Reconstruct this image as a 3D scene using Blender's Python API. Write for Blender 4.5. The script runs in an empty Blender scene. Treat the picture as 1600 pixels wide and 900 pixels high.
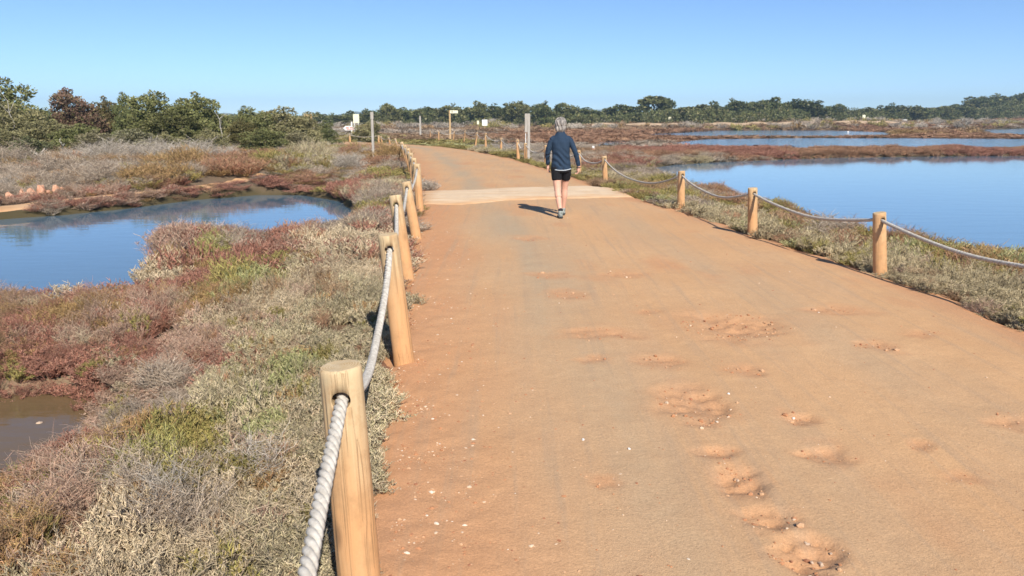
import bpy, bmesh, math, random
import numpy as np
from mathutils import Vector, Matrix
rad = math.radians
scene = bpy.context.scene
COL = scene.collection
rng = np.random.default_rng(7)
random.seed(7)

# ------------------------------------------------------------------ camera
CAM_H, F = 1.6, 1200.0
PITCH = math.atan(262.0 / F)
cam_data = bpy.data.cameras.new('camera')
cam_data.lens, cam_data.sensor_width = 27.0, 36.0
cam_data.clip_start, cam_data.clip_end = 0.05, 20000
cam_data.dof.use_dof = True
cam_data.dof.focus_distance = 5.0
cam_data.dof.aperture_fstop = 5.6
cam = bpy.data.objects.new('camera', cam_data)
cam.location = (0, 0, CAM_H)
cam.rotation_euler = (rad(90) - PITCH, 0, 0)
COL.objects.link(cam)
scene.camera = cam

# ------------------------------------------------------------------ sky, sun, exposure
SUN_DIR = Vector((0.62, -2.0, 1.62)).normalized()
SUN_EL = math.asin(SUN_DIR.z)
SUN_ROT = math.atan2(SUN_DIR.x, SUN_DIR.y)
world = bpy.data.worlds.new('World')
scene.world = world
world.use_nodes = True
wn = world.node_tree.nodes
sky = wn.new('ShaderNodeTexSky')
sky.sky_type = 'NISHITA'
sky.sun_disc = False
sky.sun_elevation = SUN_EL
sky.sun_rotation = SUN_ROT
sky.altitude = 0
sky.air_density = 0.62
sky.dust_density = 0.0
sky.ozone_density = 6.6
world.node_tree.links.new(sky.outputs[0], wn['Background'].inputs['Color'])
wn['Background'].inputs['Strength'].default_value = 0.105
sun_data = bpy.data.lights.new('sun', 'SUN')
sun_data.energy = 4.6
sun_data.angle = rad(0.5)
sun_data.color = (1.0, 0.94, 0.84)
sun = bpy.data.objects.new('sun', sun_data)
sun.rotation_euler = SUN_DIR.to_track_quat('Z', 'Y').to_euler()
sun.location = (10, -30, 30)
COL.objects.link(sun)
scene.view_settings.view_transform = 'Standard'
scene.view_settings.look = 'None'
scene.view_settings.exposure = 0.55
scene.view_settings.gamma = 1.0
scene.cycles.max_bounces = 6
scene.cycles.volume_bounces = 0

# ------------------------------------------------------------------ helpers
SP, CP = math.sin(PITCH), math.cos(PITCH)


def ray(u, v):
    a, b = (u - 800) / F, -(v - 450) / F
    return Vector((a, CP + b * SP, -SP + b * CP))


def at(u, v, z=0.0):
    """the point of the place that a pixel of the 1600 px photograph shows at height z"""
    d = ray(u, v)
    t = (z - CAM_H) / d.z
    return Vector((d.x * t, d.y * t, z))


def at_y(u, v, y):
    d = ray(u, v)
    t = y / d.y
    return Vector((d.x * t, y, CAM_H + d.z * t))


def hash2(ix, iy, seed):
    n = (ix.astype(np.int64) * 374761393 + iy.astype(np.int64) * 668265263 + seed * 974711) & 0x7fffffff
    n = ((n ^ (n >> 13)) * 1274126177) & 0x7fffffff
    n = n ^ (n >> 16)
    return (n & 0xffff) / 65535.0


def vnoise(x, y, seed=0):
    x, y = np.asarray(x, float), np.asarray(y, float)
    ix, iy = np.floor(x), np.floor(y)
    fx, fy = x - ix, y - iy
    fx, fy = fx * fx * (3 - 2 * fx), fy * fy * (3 - 2 * fy)
    ix, iy = ix.astype(np.int64), iy.astype(np.int64)
    a, b = hash2(ix, iy, seed), hash2(ix + 1, iy, seed)
    c, d = hash2(ix, iy + 1, seed), hash2(ix + 1, iy + 1, seed)
    return (a + (b - a) * fx) * (1 - fy) + (c + (d - c) * fx) * fy


def fbm(x, y, seed=0, octv=4):
    x, y = np.asarray(x, float), np.asarray(y, float)
    s, amp, tot = 0.0, 1.0, 0.0
    for k in range(octv):
        s = s + amp * (vnoise(x * 2 ** k + 17.3 * k, y * 2 ** k - 9.1 * k, seed + k) - 0.5)
        tot += amp
        amp *= 0.5
    return s / tot * 2.0


def smooth(a, b, x):
    t = np.clip((x - a) / (b - a), 0, 1)
    return t * t * (3 - 2 * t)


def poly_sd(px, py, poly):
    """signed distance to a closed polygon, positive inside"""
    px, py = np.asarray(px, float), np.asarray(py, float)
    d2 = np.full(px.shape, 1e18)
    inside = np.zeros(px.shape, bool)
    n = len(poly)
    for i in range(n):
        x0, y0 = poly[i]
        x1, y1 = poly[(i + 1) % n]
        ex, ey = x1 - x0, y1 - y0
        t = np.clip(((px - x0) * ex + (py - y0) * ey) / (ex * ex + ey * ey + 1e-12), 0, 1)
        d2 = np.minimum(d2, (px - x0 - t * ex) ** 2 + (py - y0 - t * ey) ** 2)
        if abs(ey) > 1e-12:
            c = ((y0 > py) != (y1 > py)) & (px < ex * (py - y0) / ey + x0)
            inside ^= c
    d = np.sqrt(d2)
    return np.where(inside, d, -d)


def line_d(px, py, pts):
    px, py = np.asarray(px, float), np.asarray(py, float)
    d2 = np.full(px.shape, 1e18)
    for (x0, y0), (x1, y1) in zip(pts[:-1], pts[1:]):
        ex, ey = x1 - x0, y1 - y0
        t = np.clip(((px - x0) * ex + (py - y0) * ey) / (ex * ex + ey * ey + 1e-12), 0, 1)
        d2 = np.minimum(d2, (px - x0 - t * ex) ** 2 + (py - y0 - t * ey) ** 2)
    return np.sqrt(d2)


def tag(o, label=None, cat=None, group=None, kind=None):
    if label: o['label'] = label
    if cat: o['category'] = cat
    if group: o['group'] = group
    if kind: o['kind'] = kind
    return o


def link(name, data, mat=None, parent=None):
    if mat is not None and hasattr(data, 'materials'):
        for m in (mat if isinstance(mat, (list, tuple)) else [mat]):
            data.materials.append(m)
    o = bpy.data.objects.new(name, data)
    COL.objects.link(o)
    if parent is not None:
        o.parent = parent
    return o


def empty(name, loc, rz=0.0):
    o = bpy.data.objects.new(name, None)
    o.location = loc
    o.rotation_euler = (0, 0, rz)
    o.empty_display_size = 0.2
    COL.objects.link(o)
    return o


def np_mesh(name, V, Fc, smooth_=True, attrs=None):
    """V (n,3), Fc list of face index arrays (each (m,k))"""
    me = bpy.data.meshes.new(name)
    if not isinstance(Fc, (list, tuple)):
        Fc = [Fc]
    Fc = [np.asarray(f, np.int32) for f in Fc if len(f)]
    V = np.asarray(V, np.float32)
    me.vertices.add(len(V))
    me.vertices.foreach_set('co', V.ravel())
    nl = sum(f.size for f in Fc)
    npoly = sum(len(f) for f in Fc)
    me.loops.add(nl)
    me.polygons.add(npoly)
    me.loops.foreach_set('vertex_index', np.concatenate([f.ravel() for f in Fc]))
    tot = np.concatenate([np.full(len(f), f.shape[1], np.int32) for f in Fc])
    st = np.concatenate([[0], np.cumsum(tot)[:-1]]).astype(np.int32)
    me.polygons.foreach_set('loop_start', st)
    me.polygons.foreach_set('loop_total', tot)
    me.polygons.foreach_set('use_smooth', np.full(npoly, bool(smooth_)))
    me.update(calc_edges=True)
    for k, (dom_type, arr) in (attrs or {}).items():
        a = me.attributes.new(k, dom_type, 'POINT')
        if dom_type == 'FLOAT':
            a.data.foreach_set('value', np.asarray(arr, np.float32).ravel())
        elif dom_type == 'FLOAT_COLOR':
            a.data.foreach_set('color', np.asarray(arr, np.float32).ravel())
        elif dom_type == 'FLOAT_VECTOR':
            a.data.foreach_set('vector', np.asarray(arr, np.float32).ravel())
        elif dom_type == 'INT':
            a.data.foreach_set('value', np.asarray(arr, np.int32).ravel())
    return me


def grid_faces(nu, nv):
    """vertices ordered [v][u]"""
    i = np.arange(nv - 1)[:, None] * nu + np.arange(nu - 1)[None, :]
    i = i.ravel()
    return np.stack([i, i + 1, i + nu + 1, i + nu], 1)


def tubes(P, R, sides=3):
    """P (N,K,3) polylines, R (N,K) radii -> verts, quads"""
    P = np.asarray(P, float)
    N, K, _ = P.shape
    T = np.gradient(P, axis=1)
    T /= np.linalg.norm(T, axis=2, keepdims=True) + 1e-9
    ref = np.where(np.abs(T[..., 2:3]) > 0.9, np.array([1.0, 0, 0]), np.array([0, 0, 1.0]))
    U = np.cross(T, ref)
    U /= np.linalg.norm(U, axis=2, keepdims=True) + 1e-9
    W = np.cross(T, U)
    a = np.arange(sides) / sides * 2 * math.pi
    V = P[:, :, None, :] + R[:, :, None, None] * (np.cos(a)[:, None] * U[:, :, None, :] + np.sin(a)[:, None] * W[:, :, None, :])
    V = V.reshape(-1, 3)
    n, k, s = np.meshgrid(np.arange(N), np.arange(K - 1), np.arange(sides), indexing='ij')
    b = (n * K + k) * sides
    s2 = (s + 1) % sides
    Q = np.stack([b + s, b + s2, b + sides + s2, b + sides + s], -1).reshape(-1, 4)
    return V, Q


# ------------------------------------------------------------------ materials
def new_mat(name, rough=0.8, color=(0.5, 0.5, 0.5), spec=0.3):
    m = bpy.data.materials.new(name)
    m.use_nodes = True
    nt = m.node_tree
    b = nt.nodes['Principled BSDF']
    b.inputs['Base Color'].default_value = (*color, 1)
    b.inputs['Roughness'].default_value = rough
    b.inputs['Specular IOR Level'].default_value = spec
    return m, nt, b


def N(nt, t, **kw):
    n = nt.nodes.new(t)
    for k, v in kw.items():
        if hasattr(n, k):
            setattr(n, k, v)
        else:
            n.inputs[k].default_value = v
    return n


def mixc(nt, fac, a, b, blend='MIX'):
    n = nt.nodes.new('ShaderNodeMix')
    n.data_type = 'RGBA'
    n.blend_type = blend
    for sock, val in ((0, fac), (6, a), (7, b)):
        if hasattr(val, 'links') or hasattr(val, 'is_output'):
            nt.links.new(val, n.inputs[sock])
        else:
            n.inputs[sock].default_value = val if sock == 0 else (*val, 1)
    return n.outputs[2]


def math_(nt, op, a, b=None, clamp=False):
    n = nt.nodes.new('ShaderNodeMath')
    n.operation = op
    n.use_clamp = clamp
    for i, val in enumerate((a, b)):
        if val is None: continue
        if hasattr(val, 'is_output'):
            nt.links.new(val, n.inputs[i])
        else:
            n.inputs[i].default_value = val
    return n.outputs[0]


def noise(nt, scale, detail=4, rough=0.55, vec=None, dist=0.0):
    n = nt.nodes.new('ShaderNodeTexNoise')
    n.inputs['Scale'].default_value = scale
    n.inputs['Detail'].default_value = detail
    n.inputs['Roughness'].default_value = rough
    n.inputs['Distortion'].default_value = dist
    if vec is not None:
        nt.links.new(vec, n.inputs['Vector'])
    return n.outputs['Fac']


def ramp(nt, fac, stops):
    n = nt.nodes.new('ShaderNodeValToRGB')
    nt.links.new(fac, n.inputs[0])
    e = n.color_ramp.elements
    while len(e) < len(stops): e.new(0.5)
    for el, (p, c) in zip(e, stops):
        el.position = p
        el.color = (*c, 1) if len(c) == 3 else c
    return n.outputs[0]


def fmap(nt, fac, a, b, c=0.0, d=1.0):
    n = nt.nodes.new('ShaderNodeMapRange')
    nt.links.new(fac, n.inputs[0])
    for i, v in enumerate((a, b, c, d)): n.inputs[i + 1].default_value = v
    return n.outputs[0]


def bump(nt, b, height, strength, dist=0.01):
    n = nt.nodes.new('ShaderNodeBump')
    n.inputs['Strength'].default_value = strength
    n.inputs['Distance'].default_value = dist
    nt.links.new(height, n.inputs['Height'])
    nt.links.new(n.outputs[0], b.inputs['Normal'])


def obj_coord(nt, scale=(1, 1, 1)):
    t = nt.nodes.new('ShaderNodeTexCoord')
    m = nt.nodes.new('ShaderNodeMapping')
    m.inputs['Scale'].default_value = scale
    nt.links.new(t.outputs['Object'], m.inputs['Vector'])
    return m.outputs[0]


def attr(nt, name, typ='GEOMETRY', out='Color'):
    n = nt.nodes.new('ShaderNodeAttribute')
    n.attribute_name = name
    n.attribute_type = typ
    return n.outputs[out]


def mat_road():
    m, nt, b = new_mat('packed_sand', 0.95, spec=0.1)
    c = obj_coord(nt)
    big = noise(nt, 0.6, 4, vec=c)
    st = noise(nt, 1.4, 5, vec=obj_coord(nt, (1.6, 0.22, 1)))
    fine = noise(nt, 160, 3, 0.7, vec=c)
    mid = noise(nt, 9, 5, 0.65, vec=c)
    base = mixc(nt, fmap(nt, big, 0.35, 0.65), (0.555, 0.325, 0.165), (0.585, 0.36, 0.19))
    base = mixc(nt, fmap(nt, st, 0.45, 0.75, 0, 0.5), base, (0.47, 0.325, 0.205))
    base = mixc(nt, attr(nt, 'grey', out='Fac'), base, (0.43, 0.325, 0.21))
    base = mixc(nt, attr(nt, 'red', out='Fac'), base, (0.52, 0.25, 0.125))
    base = mixc(nt, fmap(nt, mid, 0.3, 0.7, 0.0, 0.22), base, (0.40, 0.22, 0.115))
    grit = noise(nt, 70, 4, 0.75, vec=c)
    rut = noise(nt, 1.0, 4, 0.6, vec=obj_coord(nt, (11, 0.45, 1)))
    base = mixc(nt, fmap(nt, rut, 0.52, 0.70, 0, 0.48), base, (0.40, 0.275, 0.175))
    k = math_(nt, 'MULTIPLY', fmap(nt, fine, 0.25, 0.75, 0.82, 1.18), fmap(nt, grit, 0.3, 0.7, 0.88, 1.12))
    mul = nt.nodes.new('ShaderNodeVectorMath'); mul.operation = 'SCALE'
    nt.links.new(base, mul.inputs[0]); nt.links.new(k, mul.inputs['Scale'])
    nt.links.new(mul.outputs[0], b.inputs['Base Color'])
    h = math_(nt, 'ADD', math_(nt, 'ADD', math_(nt, 'MULTIPLY', fine, 0.35), math_(nt, 'MULTIPLY', grit, 0.5)), math_(nt, 'ADD', mid, math_(nt, 'MULTIPLY', rut, 0.6)))
    bump(nt, b, h, 0.55, 0.012)
    return m


def mat_ground():
    m, nt, b = new_mat('marsh_soil', 0.95, spec=0.15)
    c = obj_coord(nt)
    n1, n2 = noise(nt, 1.2, 5, vec=c), noise(nt, 30, 4, 0.7, vec=c)
    base = mixc(nt, fmap(nt, n1, 0.35, 0.65), (0.11, 0.075, 0.045), (0.19, 0.13, 0.08))
    base = mixc(nt, fmap(nt, n2, 0.35, 0.7, 0, 0.6), base, (0.20, 0.15, 0.105))
    base = mixc(nt, attr(nt, 'sand', out='Fac'), base, (0.56, 0.40, 0.25))
    base = mixc(nt, attr(nt, 'mud', out='Fac'), base, (0.075, 0.06, 0.03))
    base = mixc(nt, attr(nt, 'rusty', out='Fac'), base, (0.23, 0.115, 0.07))
    nt.links.new(base, b.inputs['Base Color'])
    bump(nt, b, n2, 0.5, 0.03)
    return m


def mat_water(name, col, rough=0.03, wave=0.06, scale=2.0, coat=0.0):
    m, nt, b = new_mat(name, rough, col, 0.5)
    b.inputs['IOR'].default_value = 1.333
    w1 = noise(nt, scale, 3, 0.5, vec=obj_coord(nt, (0.5, 1.6, 1)))
    w2 = noise(nt, scale * 5, 2, 0.5, vec=obj_coord(nt, (0.6, 1.7, 1)))
    h = math_(nt, 'ADD', w1, math_(nt, 'MULTIPLY', w2, 0.25))
    bump(nt, b, h, 1.0, wave)
    return m


def mat_scrub():
    m, nt, b = new_mat('scrub', 0.75, spec=0.2)
    r = attr(nt, 'rnd', out='Fac')
    c = mixc(nt, r, attr(nt, 'col', 'INSTANCER'), attr(nt, 'col2', 'INSTANCER'))
    n = nt.nodes.new('ShaderNodeVectorMath'); n.operation = 'SCALE'
    r2 = attr(nt, 'rnd2', out='Fac')
    nt.links.new(c, n.inputs[0]); nt.links.new(fmap(nt, r2, 0, 1, 0.45, 1.45), n.inputs['Scale'])
    nt.links.new(n.outputs[0], b.inputs['Base Color'])
    b.inputs['Subsurface Weight'].default_value = 0.0
    return m


def mat_plant(name='plant'):
    """foliage and twigs of the single plants: colours from the object colour"""
    m, nt, b = new_mat(name, 0.75, spec=0.2)
    oi = nt.nodes.new('ShaderNodeObjectInfo')
    r = attr(nt, 'rnd', out='Fac')
    c2 = mixc(nt, attr(nt, 'alt', out='Fac'), oi.outputs['Color'], attr(nt, 'tint'))
    n = nt.nodes.new('ShaderNodeVectorMath'); n.operation = 'SCALE'
    nt.links.new(c2, n.inputs[0]); nt.links.new(fmap(nt, r, 0, 1, 0.5, 1.5), n.inputs['Scale'])
    nt.links.new(n.outputs[0], b.inputs['Base Color'])
    return m


def mat_wood():
    m, nt, b = new_mat('pine_wood', 0.75, spec=0.2)
    oi = nt.nodes.new('ShaderNodeObjectInfo')
    off = nt.nodes.new('ShaderNodeVectorMath'); off.operation = 'ADD'
    nt.links.new(obj_coord(nt), off.inputs[0])
    cr = nt.nodes.new('ShaderNodeCombineXYZ')
    for i in range(3): nt.links.new(math_(nt, 'MULTIPLY', oi.outputs['Random'], 7.0 + i), cr.inputs[i])
    nt.links.new(cr.outputs[0], off.inputs[1])
    def sc(v):
        mm = nt.nodes.new('ShaderNodeMapping'); mm.inputs['Scale'].default_value = v
        nt.links.new(off.outputs[0], mm.inputs['Vector']); return mm.outputs[0]
    grain = noise(nt, 1.0, 4, 0.6, vec=sc((42, 42, 1.6)), dist=0.8)
    crack = noise(nt, 1.0, 3, 0.5, vec=sc((30, 30, 0.9)))
    patch = noise(nt, 1.0, 4, 0.6, vec=sc((9, 9, 5)))
    z = nt.nodes.new('ShaderNodeSeparateXYZ')
    nt.links.new(obj_coord(nt), z.inputs[0])
    base = mixc(nt, fmap(nt, grain, 0.38, 0.62), (0.57, 0.415, 0.24), (0.46, 0.305, 0.16))
    base = mixc(nt, fmap(nt, grain, 0.55, 0.70, 0, 0.75), base, (0.30, 0.19, 0.10))
    # road dust rubbed into the lower half
    dust = math_(nt, 'ADD', fmap(nt, z.outputs[2], 0.72, 0.40, 0.0, 0.85), fmap(nt, patch, 0.3, 0.7, -0.2, 0.2), True)
    dust = math_(nt, 'MAXIMUM', dust, oi.outputs['Alpha'])
    base = mixc(nt, dust, base, (0.56, 0.30, 0.135))
    wth = math_(nt, 'MULTIPLY', fmap(nt, z.outputs[2], 0.55, 0.85, 0.0, 0.75), fmap(nt, patch, 0.3, 0.65), True)
    base = mixc(nt, wth, base, (0.54, 0.43, 0.26))
    base = mixc(nt, fmap(nt, crack, 0.60, 0.72, 0, 0.45), base, (0.20, 0.12, 0.06))
    cn = noise(nt, 1.0, 2, 0.5, vec=sc((34, 34, 0.55)), dist=0.3)
    line = fmap(nt, math_(nt, 'ABSOLUTE', math_(nt, 'SUBTRACT', cn, 0.5)), 0.003, 0.016, 1.0, 0.0)
    line = math_(nt, 'MULTIPLY', line, fmap(nt, noise(nt, 1.0, 2, 0.5, vec=sc((6, 6, 2.2))), 0.54, 0.62))
    base = mixc(nt, math_(nt, 'MULTIPLY', line, 0.6), base, (0.17, 0.10, 0.05))
    vo = nt.nodes.new('ShaderNodeTexVoronoi')
    vo.inputs['Scale'].default_value = 1.0
    nt.links.new(sc((9, 9, 3.2)), vo.inputs['Vector'])
    knot = fmap(nt, vo.outputs['Distance'], 0.08, 0.20, 0.8, 0.0)
    base = mixc(nt, knot, base, (0.27, 0.15, 0.075))
    blot = noise(nt, 1.0, 5, 0.7, vec=sc((14, 14, 11)))
    base = mixc(nt, fmap(nt, blot, 0.47, 0.70, 0, 0.65), base, (0.38, 0.22, 0.105))
    nt.links.new(base, b.inputs['Base Color'])
    crack = math_(nt, 'ADD', crack, math_(nt, 'MULTIPLY', line, 0.6))
    h = math_(nt, 'SUBTRACT', grain, math_(nt, 'MULTIPLY', fmap(nt, crack, 0.62, 0.70), 1.2))
    bump(nt, b, h, 0.55, 0.004)
    return m


def mat_endgrain():
    m, nt, b = new_mat('post_end_grain', 0.85, spec=0.15)
    w = nt.nodes.new('ShaderNodeTexWave')
    w.wave_type = 'RINGS'; w.rings_direction = 'Z'
    w.inputs['Scale'].default_value = 38; w.inputs['Distortion'].default_value = 2.5; w.inputs['Detail'].default_value = 2
    nt.links.new(obj_coord(nt, (1, 1, 0.0)), w.inputs['Vector'])
    base = mixc(nt, w.outputs['Fac'], (0.58, 0.43, 0.25), (0.46, 0.31, 0.15))
    base = mixc(nt, fmap(nt, noise(nt, 25, 4, vec=obj_coord(nt)), 0.4, 0.7, 0, 0.7), base, (0.58, 0.48, 0.33))
    nt.links.new(base, b.inputs['Base Color'])
    bump(nt, b, w.outputs['Fac'], 0.3, 0.003)
    return m


def mat_noisy(name, c1, c2, scale=20, rough=0.8, bmp=0.3, dist=0.01, stretch=(1, 1, 1), lo=0.35, hi=0.65):
    m, nt, b = new_mat(name, rough, spec=0.2)
    n = noise(nt, scale, 5, 0.6, vec=obj_coord(nt, stretch))
    nt.links.new(mixc(nt, fmap(nt, n, lo, hi), c1, c2), b.inputs['Base Color'])
    if bmp: bump(nt, b, n, bmp, dist)
    return m


M = {}
M['road'] = mat_road()
M['ground'] = mat_ground()
M['pond'] = mat_water('pond_water', (0.10, 0.165, 0.22), 0.02, 0.0022, 2.2)
M['lagoon'] = mat_water('lagoon_water', (0.14, 0.245, 0.34), 0.03, 0.003, 1.6)
M['far_lagoon'] = mat_water('far_lagoon_water', (0.14, 0.245, 0.34), 0.08, 0.03, 1.2)
M['pool'] = mat_water('shallow_pool_water', (0.15, 0.10, 0.05), 0.04, 0.008, 2.0)
M['scrub'] = mat_scrub()
M['plant'] = mat_plant()
M['wood'] = mat_wood()
M['end'] = mat_endgrain()
M['bark'] = mat_noisy('bark', (0.16, 0.12, 0.085), (0.26, 0.21, 0.16), 12, 0.9, 0.4, 0.02)
M['dead'] = mat_noisy('dead_wood', (0.42, 0.38, 0.32), (0.55, 0.50, 0.44), 14, 0.9, 0.3)
M['rope'] = mat_noisy('rope_fibre', (0.39, 0.35, 0.295), (0.60, 0.555, 0.485), 45, 0.85, 0.6, 0.003, (1, 1, 1))
M['concrete'] = mat_noisy('pale_concrete', (0.60, 0.43, 0.27), (0.72, 0.56, 0.38), 2.0, 0.9, 0.35, 0.02, (0.45, 2.6, 1), 0.3, 0.7)
M['path'] = mat_noisy('sandy_path', (0.52, 0.29, 0.14), (0.60, 0.38, 0.21), 1.5, 0.95, 0.4, 0.03)
M['rock'] = mat_noisy('red_rock', (0.52, 0.24, 0.14), (0.64, 0.38, 0.25), 3.5, 0.9, 0.8, 0.05)
M['stone'] = mat_noisy('pale_stone', (0.50, 0.33, 0.21), (0.66, 0.52, 0.40), 22, 0.9, 0.5, 0.01)
M['white_stone'] = mat_noisy('white_stone', (0.74, 0.69, 0.62), (0.82, 0.79, 0.73), 8, 0.9, 0.5, 0.02)
M['grey_wood'] = mat_noisy('weathered_wood', (0.30, 0.27, 0.23), (0.45, 0.41, 0.36), 3, 0.85, 0.3, 0.01, (8, 8, 0.6))
M['tan_wood'] = mat_noisy('tan_wood', (0.44, 0.29, 0.14), (0.55, 0.38, 0.21), 3, 0.8, 0.3, 0.01, (8, 8, 0.6))
M['white'] = mat_noisy('white_paint', (0.72, 0.72, 0.68), (0.80, 0.80, 0.77), 6, 0.5, 0)
M['cream'] = mat_noisy('cream_paint', (0.74, 0.70, 0.46), (0.80, 0.77, 0.58), 6, 0.5, 0)
M['red_paint'] = mat_noisy('red_paint', (0.50, 0.13, 0.07), (0.58, 0.20, 0.12), 6, 0.6, 0)
M['dark'] = mat_noisy('dark_paint', (0.03, 0.028, 0.03), (0.05, 0.045, 0.045), 6, 0.6, 0)
M['hills'] = mat_noisy('hill_scrub', (0.11, 0.13, 0.09), (0.18, 0.18, 0.13), 0.01, 0.95, 0)
nt = M['concrete'].node_tree
b = nt.nodes['Principled BSDF']
src = b.inputs['Base Color'].links[0].from_socket
dst = math_(nt, 'ADD', attr(nt, 'dust', out='Fac'), fmap(nt, noise(nt, 3.0, 5, 0.65, vec=obj_coord(nt, (0.5, 1.4, 1))), 0.35, 0.7, -0.35, 0.40), True)
trk = fmap(nt, noise(nt, 1.0, 4, 0.6, vec=obj_coord(nt, (3.0, 0.4, 1))), 0.5, 0.72, 0.0, 0.22)
c_ = mixc(nt, trk, src, (0.44, 0.32, 0.21))
nt.links.new(mixc(nt, dst, c_, (0.56, 0.335, 0.175)), b.inputs['Base Color'])
m, nt, b = new_mat('gravel', 0.9, spec=0.2)
nt.links.new(attr(nt, 'tint'), b.inputs['Base Color'])
M['gravel'] = m

# ------------------------------------------------------------------ layout of the place
LEFT = [(-0.25, -8.0), (-0.33, -1.0), (-0.42, 2.0), (-0.55, 3.2), (-0.80, 5.0)]
for u, v in ((640, 440), (655, 372), (659, 328), (657, 300), (650, 275), (643, 258), (637, 245)):
    p = at(u, v); LEFT.append((p.x, p.y))
LEFT += [(-6.6, 45.0), (-9.6, 51.5), (-15, 58), (-24, 64), (-40, 70)]
RIGHT = [(4.2, -8.0), (4.15, -1.0), (4.1, 2.5)]
for u, v in ((1600, 516), (1480, 466), (1360, 425), (1175, 368), (1060, 327), (985, 309), (908, 282), (850, 263), (800, 248), (762, 240.5), (735, 235)):
    p = at(u, v); RIGHT.append((p.x, p.y))
RIGHT += [(-4.6, 49.0), (-7.8, 54.5), (-14, 61.5), (-23, 68.5), (-39, 75)]
ROAD = LEFT + RIGHT[::-1]


def px_poly(pts, z): return [(p.x, p.y) for p in (at(u, v, z) for u, v in pts)]


WZ = -0.5
POND = px_poly([(-330, 362), (0, 343), (100, 336), (200, 326), (300, 313), (400, 305), (470, 305), (535, 315), (568, 338), (568, 380),
                (470, 395), (420, 397), (370, 392), (330, 388), (262, 388), (240, 398), (245, 411), (300, 412), (335, 416), (300, 432), (230, 455), (130, 478), (0, 494), (-150, 506), (-430, 520)], WZ)
POOL_Z = -0.47
POOL = px_poly([(-330, 612), (0, 613), (60, 605), (120, 604), (178, 612), (205, 645), (205, 690), (165, 730), (110, 762), (50, 788), (0, 815), (-200, 850), (-500, 870)], POOL_Z)
LAGOON = px_poly([(1012, 263), (1060, 257), (1150, 252), (1300, 246.5), (1450, 244.5), (1620, 243.5), (1900, 242.5), (2500, 242), (2600, 420), (2000, 446), (1700, 432), (1600, 424),
                  (1480, 412), (1400, 400), (1300, 368), (1200, 338), (1130, 314), (1060, 294), (1022, 277)], WZ)
STRIP2 = px_poly([(1030, 225), (1100, 217.5), (1250, 215.6), (1400, 215.6), (1550, 216.5), (1700, 218), (2300, 220), (2300, 236), (1600, 236), (1400, 236), (1200, 234), (1090, 232)], WZ)
STRIP1 = px_poly([(985, 211), (1060, 207.5), (1120, 204), (1200, 203.4), (1300, 204), (1390, 206.5), (1395, 212.5), (1300, 214), (1200, 214.2), (1080, 214)], WZ)
STRIP3 = px_poly([(1515, 203.4), (1600, 200.5), (2200, 200), (2200, 213), (1600, 212), (1535, 208.3)], WZ)
SMALL = px_poly([(922, 227), (945, 221), (975, 220.5), (1000, 224), (985, 229), (950, 231)], WZ)
PONDS = [POND, LAGOON, STRIP2, STRIP1, STRIP3, SMALL]
PATH = [(p.x, p.y) for p in (at(u, v, -0.33) for u, v in ((-150, 338), (-50, 331), (40, 322), (110, 314), (180, 307), (250, 300), (320, 293), (380, 285), (440, 276)))]
MUD = [at(270, 552, -0.4), at(232, 560, -0.4), at(300, 536, -0.4)]


def inland(x, y):
    """0 in the salt marsh .. 1 on the dunes and the juniper land"""
    left = smooth(20.5, 26, y + 0.10 * (x + 14)) * smooth(-3.5, -9, x + 0.12 * (y - 22))
    far = smooth(165, 240, y - 0.25 * np.abs(x) * 0 + 8 * fbm(x / 40, y / 40, 91))
    return np.maximum(left * smooth(60, 34, y) * 0.75, 0) , far


def H(x, y):
    x, y = np.asarray(x, float), np.asarray(y, float)
    h = -0.36 + 0.07 * fbm(x / 2.3, y / 2.3, 3) + 0.05 * fbm(x / 11, y / 11, 5)
    h = -0.5 + (h + 0.5) * (1 - 0.62 * smooth(46, 75, y))
    il, fa = inland(x, y)
    h = h + il * (0.45 + 0.12 * fbm(x / 5, y / 5, 8))
    h = h + fa * (1.15 + 0.8 * fbm(x / 45, y / 45, 12))
    h = h + 10.0 * smooth(120, 330, x) * smooth(250, 480, y) + 4.0 * smooth(60, 20, np.abs(x - 250)) * 0
    for k, pl in enumerate(PONDS):
        xs, ys = [p[0] for p in pl], [p[1] for p in pl]
        near = (x > min(xs) - 6) & (x < max(xs) + 6) & (y > min(ys) - 6) & (y < max(ys) + 6)
        if near.any():
            xx, yy = x[near], y[near]
            s = poly_sd(xx, yy, pl) + 0.16 * fbm(xx / 0.8, yy / 0.8, 40 + k)
            w = np.clip(yy / 40.0, 0.6, 2.0)
            a = smooth(-0.45 * w, 0.7 * w, s)
            h[near] = h[near] * (1 - a) + (-0.95) * a
    s = poly_sd(x, y, POOL) + 0.08 * fbm(x / 0.5, y / 0.5, 60)
    a = smooth(-0.05, 0.22, s)
    h = h * (1 - a) - 0.60 * a
    rn = (y < 90) & (x > -60) & (x < 20)
    if rn.any():
        xx, yy = x[rn], y[rn]
        s = -poly_sd(xx, yy, ROAD)                      # >0 outside
        wide = np.where(xx > 0.2, 1.5, 2.6)
        t = smooth(0.05, 1.0, s / wide)
        hh = (-0.045) * (1 - t) + h[rn] * t
        hh = np.where(s < 0.0, -0.045 - 0.10 * smooth(0, -0.3, s), hh)
        h[rn] = hh
    if y.max() > 170:
        h = h + 0.9 * dune(x, y)
    pd = line_d(x, y, PATH)
    a = smooth(0.9, 0.35, pd)
    h = h * (1 - a) + (-0.33) * a
    return h


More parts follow.
